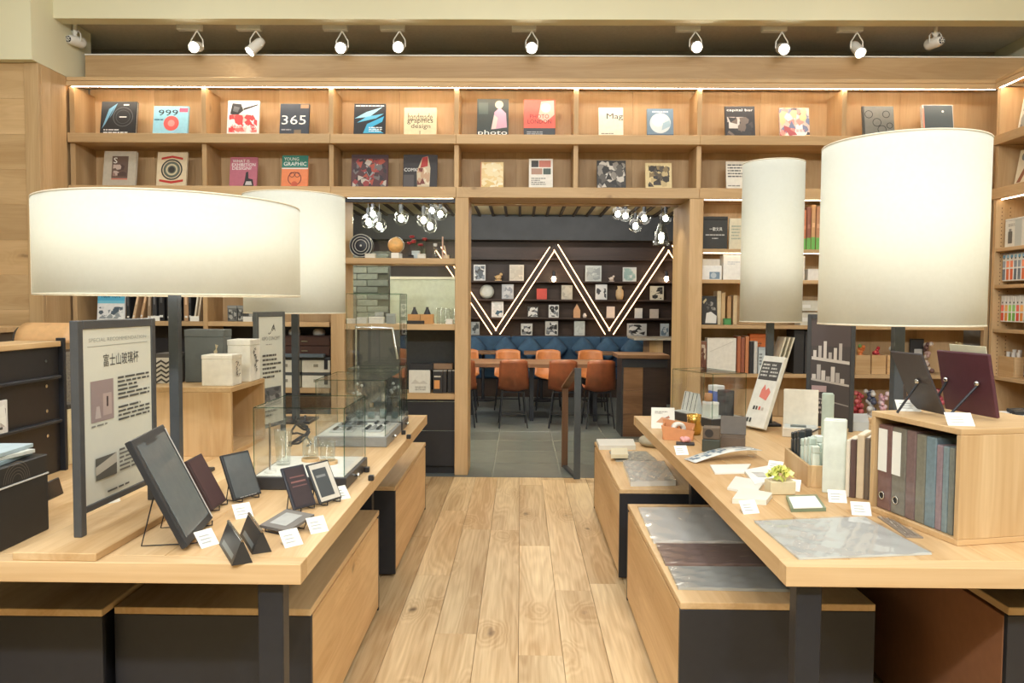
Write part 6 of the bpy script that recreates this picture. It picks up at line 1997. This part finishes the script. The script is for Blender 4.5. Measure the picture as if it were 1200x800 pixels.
# ------------------------------------------------------------------ shelves right of the passage
def sbox(label, px0, px1, pyt, z, c, Y=6.74, d=.12, name='gift_box', cat='box', shapes=None, group=None, lid=True, seed=1, lean=0.0, rz_=0.0):
    a, b = at(px0, pyt, Y=Y), at(px1, pyt, Y=Y)
    w, h = b.x - a.x, (a.z - z) / cos(lean)
    r = thing(name, label, cat, ((a.x + b.x) / 2, Y, z + .0006 + d * sin(lean)), group=group, rot=(-lean, 0, rz_))
    hb = h * .9 if lid else h
    MB().bbox(-w / 2, w / 2, 0, d, 0, hb, .002).build('body', C(c), r)
    if lid:
        MB().bbox(-w / 2 - .001, w / 2 + .001, -.001, d + .001, hb + .0002, h, .002).build('lid', C(tuple(max(0, v - 12) for v in c)), r)
    else:
        MB().box(-w / 2 + .003, w / 2 - .003, .003, d - .003, h + .0001, h + .001).build('pages', page_edge, r)
    if shapes:
        art(shapes, w, h, 'front_print', r, seed=seed)
    return r


z = rz[0]
sbox('square black box with white Chinese lettering beside the passage', 823, 853, 253.5, z, (50, 50, 48), shapes=[('t', '一歡文具', .54, .56, .5, W, .11), ('lines', .14, .4, .88, .47, 1, (190, 190, 186)), ('lines', .4, .3, .66, .36, 1, (190, 190, 186))], d=.05)
sbox('cream card folder leaning right of the black lettered box', 855, 872, 256, z, (214, 206, 180), d=.03, lid=False, name='folder', cat='folder', shapes=[('lines', .15, .3, .8, .8, 5, (160, 168, 150))])
for k, (px, c, t) in enumerate([(943, (196, 120, 84), 246), (948.5, (150, 96, 76), 243), (954, (206, 158, 112), 240), (959.5, (190, 140, 104), 242), (965, (170, 110, 84), 241)]):
    sbox(['terracotta folder with green foot, first right of the slim lamp', 'brown folder with green foot, second right of the slim lamp', 'tan folder with green foot, third right of the slim lamp', 'light brown folder with green foot, fourth right of the slim lamp', 'rust folder with green foot behind the large lamp edge'][k], px - 2.3, px + 2.3, t, z, c, d=.16, lid=False, name='folder', cat='folder', shapes=[('r', 0, 0, 1, .28, (112, 180, 92)), ('r', .2, .5, .8, .6, tuple(min(255, v + 30) for v in c))], group='folders right of the slim lamp')
z = rz[1]
sbox('white card pack standing on the second shelf beside the passage', 820, 844, 303.5, z, (230, 226, 214), d=.02, lid=False, name='card_pack', cat='cards', Y=6.84)
sbox('white card with a blue picture in front of the card pack', 822, 846, 311, z, (228, 230, 228), d=.015, lid=False, name='greeting_card', cat='card', shapes=[('r', .4, .05, .9, .55, (116, 140, 160)), ('d', .6, .3, .14, (176, 190, 200))], Y=6.74)
sbox('white flat box beside the slim lamp on the second shelf', 848, 872, 298.5, z, (232, 232, 226), shapes=[('lines', .2, .6, .8, .75, 2, (190, 196, 200))], Y=6.74)
sbox('white box peeking out right of the slim lamp', 938, 943.5, 300, z, (222, 218, 206))
sbox('low white box between the two right lamps', 947, 964, 315, z, (228, 226, 218))
z = rz[2]
sbox('black and white magazine leaning on the third shelf by the passage', 823, 842, 347, z, (52, 52, 52), d=.012, lid=False, name='magazine', cat='magazine', shapes=[('p', [(.2, .05), (.3, .4), (.6, .45), (.95, .3), (.9, .04)], (226, 226, 220)), ('p', [(.1, .8), (.3, .92), (.35, .86), (.15, .72)], (200, 190, 150)), ('mosaic', .3, .5, .9, .8, 4, 3, [(90, 90, 88), (52, 52, 52), (150, 148, 140)])], lean=.15, rz_=.12)
for k, (px, c, t) in enumerate([(843, (222, 206, 170), 341), (848, (206, 176, 130), 343), (855, (190, 150, 104), 347), (862, (214, 190, 150), 346)]):
    sbox(['cream notebook behind the black and white magazine', 'beige notebook second behind the magazine', 'tan notebook third on the shelf by the slim lamp', 'straw notebook half behind the slim lamp'][k], px - 2.3, px + 2.3, t, z, c, d=.14, lid=False, name='notebook', cat='notebook', group='notebooks on the third shelf', Y=6.78)
sbox('small green tray on the third shelf by the passage', 849, 857, 373, z, (80, 150, 90), d=.05, name='small_tray', cat='tray', Y=6.70)
for k, (py, h_) in enumerate(((352, 0), (366, 1))):
    sbox(['grey white document box upper one between the lamps', 'grey white document box lower one between the lamps'][k], 938, 962, py, z if k else z + .125, (206, 204, 190), d=.14, name='document_box', shapes=[('r', .1, .3, .5, .6, (226, 226, 220))])
z = rz[3]
sbox('large white file box on the fourth shelf by the passage', 829, 863, 396, z, (230, 228, 218), d=.1, lid=False, name='file_box', cat='box', shapes=[('p', [(.1, .6), (.9, .9), (.9, .92), (.1, .62)], (206, 204, 194)), ('r', .02, .02, .98, .04, (206, 204, 194))])
sbox('brown patterned folder left of the white file box', 821.5, 828, 400, z, (140, 96, 76), d=.1, lid=False, name='folder', cat='folder', shapes=[('mosaic', .1, .1, .9, .9, 2, 6, [(206, 190, 170), (110, 70, 56)])])
for k, (px, c, t) in enumerate([(866.5, (176, 104, 70), 394), (871, (150, 88, 64), 396), (876, (196, 128, 84), 394)]):
    sbox(['brown album right of the white file box', 'dark brown album second right of the file box', 'rust album third right of the file box'][k], px - 2, px + 2, t, z, c, d=.14, lid=False, name='album', cat='album', group='brown albums on the fourth shelf')
sbox('orange box behind the slim lamp pole', 879, 902, 391, z, (226, 124, 62), d=.06, Y=6.85, shapes=[('t', '文', .5, .6, .2, (60, 40, 30), .2)])
for k, (px, c) in enumerate([(881, (40, 40, 42)), (886, (206, 206, 200))]):
    sbox(['slim black notebook before the orange box', 'slim white notebook before the orange box'][k], px - 2, px + 2, 400, z, c, d=.1, lid=False, name='notebook', cat='notebook', Y=6.72)
sbox('pale blue grey box before the orange box', 889, 900, 407, z, (190, 202, 206), d=.08, Y=6.72, shapes=[('lines', .1, .3, .4, .8, 4, (110, 116, 120))])
for k in range(3):
    a = at(917 + k * 2.8, 428, Y=6.70)
    r = thing('file', ['white file leaning right, front of three by the black box', 'white file leaning right, middle of three by the black box', 'white file leaning right, rear of three by the black box'][k], 'file', (a.x - .073 + k * .016, 6.70, z + .004), group='leaning white files', rot=(0, .28, 0))
    MB().bbox(0, .012, 0, .2, 0, .33, .001).build('cover', C((226, 220, 196)), r)
    MB().box(.012 + .0001, .0125, .004, .196, .004, .326).build('pages', page_edge, r)
sbox('large black storage box beside the leaning white files', 931, 943, 386, z, (46, 46, 48), d=.2, Y=6.74)
sbox('second black storage box behind the dark poster', 944, 966, 388, z, (58, 56, 56), d=.2, Y=6.74)

# crates with bundles
rcr = random.Random(21)


def bundle(label, px0, px1, pyt, z, cols, Y=6.74, n=34, name='cloth_bundle', cat='bundle', d=.10, z_extra=0.0):
    a, b = at(px0, pyt, Y=Y), at(px1, pyt, Y=Y)
    w, h = b.x - a.x, a.z - z
    r = thing(name, label, cat, ((a.x + b.x) / 2, Y, z + .0006))
    m = MB()
    for k in range(n):
        c = (rcr.uniform(-.5, .5) * w * .52, rcr.uniform(.02, d), 0)
        rad = rcr.uniform(.15, .25) * min(w, h * 1.3)
        zz = rad + rcr.uniform(0, max(.001, h - 2 * rad))
        if k < 6: zz = rad
        m.ball((c[0], c[1], zz), rad, 8, 6, 1.0, rcr.choice(cols))
    m.build('petals', ink, r, kind='stuff')
    return r


z = rz[3]
for k, (x0, x1, cols, lab, blab) in enumerate([(1003, 1020.5, [(226, 130, 70), (120, 160, 90), (236, 170, 100)], 'small oak crate of orange and green bundles', 'orange and green bundle in the left small crate'), (1022, 1038.5, [(206, 70, 74), (226, 100, 96), (180, 50, 60)], 'small oak crate of red bundles', 'red bundle in the middle small crate'), (1040.5, 1063, [(60, 70, 110), (90, 100, 140), (206, 206, 200)], 'small oak crate of navy bundles behind the lamp pole', 'navy bundle in the right small crate')]):
    Y = 6.74
    a, b = at(x0, 416, Y=Y), at(x1, 416, Y=Y)
    w, h = b.x - a.x, a.z - z
    r = thing('wooden_crate', lab, 'crate', ((a.x + b.x) / 2, Y, z + .0006), group='small oak crates on the right shelf')
    MB().bbox(-w / 2, w / 2, 0, .01, 0, h, .001).build('front', oak_x, r)
    MB().bbox(-w / 2, w / 2, .13, .14, 0, h, .001).build('back', oak_x, r)
    MB().bbox(-w / 2, -w / 2 + .008, .0105, .1295, 0, h, .001).build('side', oak_y, r)
    MB().bbox(w / 2 - .008, w / 2, .0105, .1295, 0, h, .001).build('side', oak_y, r)
    MB().box(-w / 2 + .0085, w / 2 - .0085, .0105, .1295, 0, .006).build('floor_board', oak_y, r)
    bundle(blab, x0 + 3.4, x1 - 3.4, 403, z + .008, cols, Y + .034, 40, d=.06)
bundle('silver wrapped ball pouch right of the crates', 1065, 1084, 419, z, [(176, 176, 172), (206, 206, 202), (140, 140, 138)], 6.76, 30, 'foil_pouch', 'pouch')
sbox('black framed card standing behind the silver pouch', 1067, 1083, 397, z, (58, 58, 58), Y=6.97, d=.02, lid=False, name='framed_picture', cat='picture', shapes=[('r', .3, .2, .9, .7, (206, 206, 200))])
bundle('pink and brown dried bundle at the back of the crate shelf', 1086, 1098, 400, z, [(206, 170, 160), (120, 90, 84), (226, 210, 196)], 6.85, 26)
bundle('straw coloured bundle next to the pink one on the crate shelf', 1121, 1132, 400, z, [(226, 206, 150), (206, 186, 130)], 6.85, 22)
z = rz[4]
for k, (x0, x1, t, cols, lab) in enumerate([(1001, 1016, 457, [(180, 70, 80), (206, 110, 110)], 'dark red cloth bundle on the lower right shelf'), (1017, 1032, 456, [(226, 226, 222), (84, 90, 110), (200, 200, 206)], 'white and navy cloth bundle on the lower right shelf'), (1033, 1045, 458, [(232, 190, 200), (240, 216, 220)], 'pale pink cloth bundle by the lamp pole'), (1066, 1080, 457, [(236, 190, 180), (226, 160, 150)], 'salmon cloth bundle right of the lamp pole'), (1081, 1096, 456, [(226, 176, 110), (206, 90, 80), (236, 200, 150)], 'orange and red cloth bundle on the lower right shelf'), (1097, 1110, 456, [(206, 100, 110), (230, 180, 180), (150, 70, 80)], 'crimson cloth bundle behind the plum board')]):
    bundle(lab, x0, x1, t, z, cols, 6.74, 34)
sbox('dark framed card leaning right of the lamp pole on the lower shelf', 1057, 1066, 453, z, (92, 84, 78), Y=6.74, d=.02, lid=False, name='framed_picture', cat='picture', lean=.2)
for k, (x0, x1) in enumerate(((1000, 1014), (1016, 1030), (1034, 1048))):
    a, b = at(x0, 500, Y=6.70), at(x1, 500, Y=6.70)
    MB().bbox(a.x, b.x, 6.70, 6.84, rz[5] + .0005, rz[5] + .16, .003).build('storage_box', C([(226, 222, 206), (206, 180, 140), (222, 214, 196)][k]), None, ['cream box on the bottom right shelf', 'tan box on the bottom right shelf', 'off white box on the bottom right shelf'][k], 'box')

# ------------------------------------------------------------------ goods on the right wall bookcase
PX = 4.09


def wall_row(y_px0, n, z, hgt, cols, labels, group, name, cat, step=.036, start=6.30, hang=False, foot=.3, colf=None):
    for k in range(n):
        yk = start - k * step
        r = thing(name, labels[k], cat, (PX, yk, z), -pi / 2, group)
        c = cols[k % len(cols)]
        MB().bbox(-step * .46, step * .46, 0, .03, 0, hgt, .003).build('pack', C((228, 228, 222)), r)
        art([('r', .1, .05, .9, foot, c), ('r', .1, foot + .06, .9, foot + .3, tuple(min(255, v + 40) for v in c)), ('r', .15, .86, .85, .97, (colf or [(120, 170, 206)])[k % len(colf or [1])]), ('r', .35, foot + .36, .65, foot + .42, (60, 60, 60))], step * .92, hgt, 'pack_print', r)
        if hang:
            MB().tube([(0, -.03, hgt + .006), (0, .06, hgt + .006), (0, .2, hgt + .02)], .003, 5).build('hook', chrome, r)


ORD = ['first', 'second', 'third', 'fourth', 'fifth', 'sixth', 'seventh', 'eighth']
zr = [at(1182, y, X=PX).z for y in (322, 369)]
y_ = 6.575
wall_row(0, 8, sz[1] + .03, zr[0] * 0 + .25 * .9, [(120, 130, 140), (226, 120, 80), (226, 110, 70), (110, 120, 130)], ['marker pack with blue header on the right wall, %s from the corner' % o for o in ORD], 'marker packs on the right wall', 'marker_pack', 'pack', .05, y_, True, .45, [(110, 176, 214), (150, 196, 220)])
wall_row(0, 8, sz[2] + .06, .22, [(226, 90, 70), (236, 150, 70), (140, 190, 80), (120, 180, 90)], ['white pen pack with coloured foot on the right wall, %s from the corner' % o for o in ORD], 'pen packs on the right wall', 'pen_pack', 'pack', .05, y_, True, .35, [(230, 230, 226)])
p = at(1187, 284, X=PX)
r = thing('gift_box', 'white box with a grey bottle picture on the right wall shelf', 'box', (PX, p.y, sz[0] + .0005), -pi / 2)
MB().bbox(-.11, .15, 0, .1, 0, .22, .003).build('body', C((222, 222, 212)), r)
MB().bbox(-.111, .151, -.001, .101, .2202, .24, .003).build('lid', C((206, 206, 198)), r)
art([('r', .2, .15, .45, .6, (96, 96, 92)), ('r', .24, .6, .4, .7, (140, 140, 134)), ('lines', .2, .78, .7, .9, 2, (140, 140, 136)), ('r', .6, .0, 1, 1, (190, 196, 190))], .22, .22, 'front_print', r)
a = at(1166, 435, X=PX); b = at(1192, 440, X=PX)
r = thing('wooden_crate', 'oak crate on the right wall shelf holding white rolls', 'crate', (PX, 6.50, sz[3] + .0005), -pi / 2)
MB().bbox(-.1, .1, 0, .01, 0, .17, .001).build('front', oak_x, r)
MB().bbox(-.1, .1, .14, .15, 0, .17, .001).build('back', oak_x, r)
MB().bbox(-.1, -.09, .0105, .1395, 0, .17, .001).build('side', oak_y, r)
MB().bbox(.09, .1, .0105, .1395, 0, .17, .001).build('side', oak_y, r)
MB().box(-.0895, .0895, .0105, .1395, 0, .006).build('floor_board', oak_y, r)
for k in range(5):
    MB().cyl(0, 0, 0, .2 + .02 * (k % 2), .016, 14).build('paper_roll', C((230, 226, 218)), None, 'white paper roll in the right wall crate, %s from the corner' % ORD[k], 'paper roll', 'white rolls in the wall crate', loc=(PX + .06 + .03 * (k % 2), 6.568 - .034 * k, sz[3] + .008))
r = thing('hanging_pouch', 'black and white patterned pouch hanging at the right picture edge', 'pouch', (PX, 6.22, sz[3] + .02), -pi / 2)
MB().bbox(-.05, .05, 0, .03, 0, .30, .01).build('body', C((206, 206, 204)), r)
art([('r', 0, 0, 1, .45, (70, 70, 76)), ('mosaic', .05, .05, .95, .9, 4, 6, [(60, 62, 70), (206, 206, 206), (120, 124, 130)])], .1, .30, 'pouch_print', r, y=-.001)
# tray and tools on a low stand behind the folder box
p = at(1186, 480, Z=TZ)
r = thing('pen_tray', 'grey metal tray with black pens behind the maroon board', 'tray', (1.98, 2.95, TZ + .0005), .1)
MB().bbox(-.12, .2, 0, .14, .27, .285, .003).build('tray', C((206, 208, 206), .3), r)
for s in (-.11, .19):
    MB().tube([(s, .01, 0), (s, .01, .27)], .004, 6).tube([(s, .13, 0), (s, .13, .27)], .004, 6).build('leg', chrome, r)
for k in range(3):
    MB().tube([(-.08 + .02 * k, .02 + .04 * k, .294), (.17, .03 + .04 * k, .294)], .008, 8).build('pen', C((44, 44, 46), .3), r)
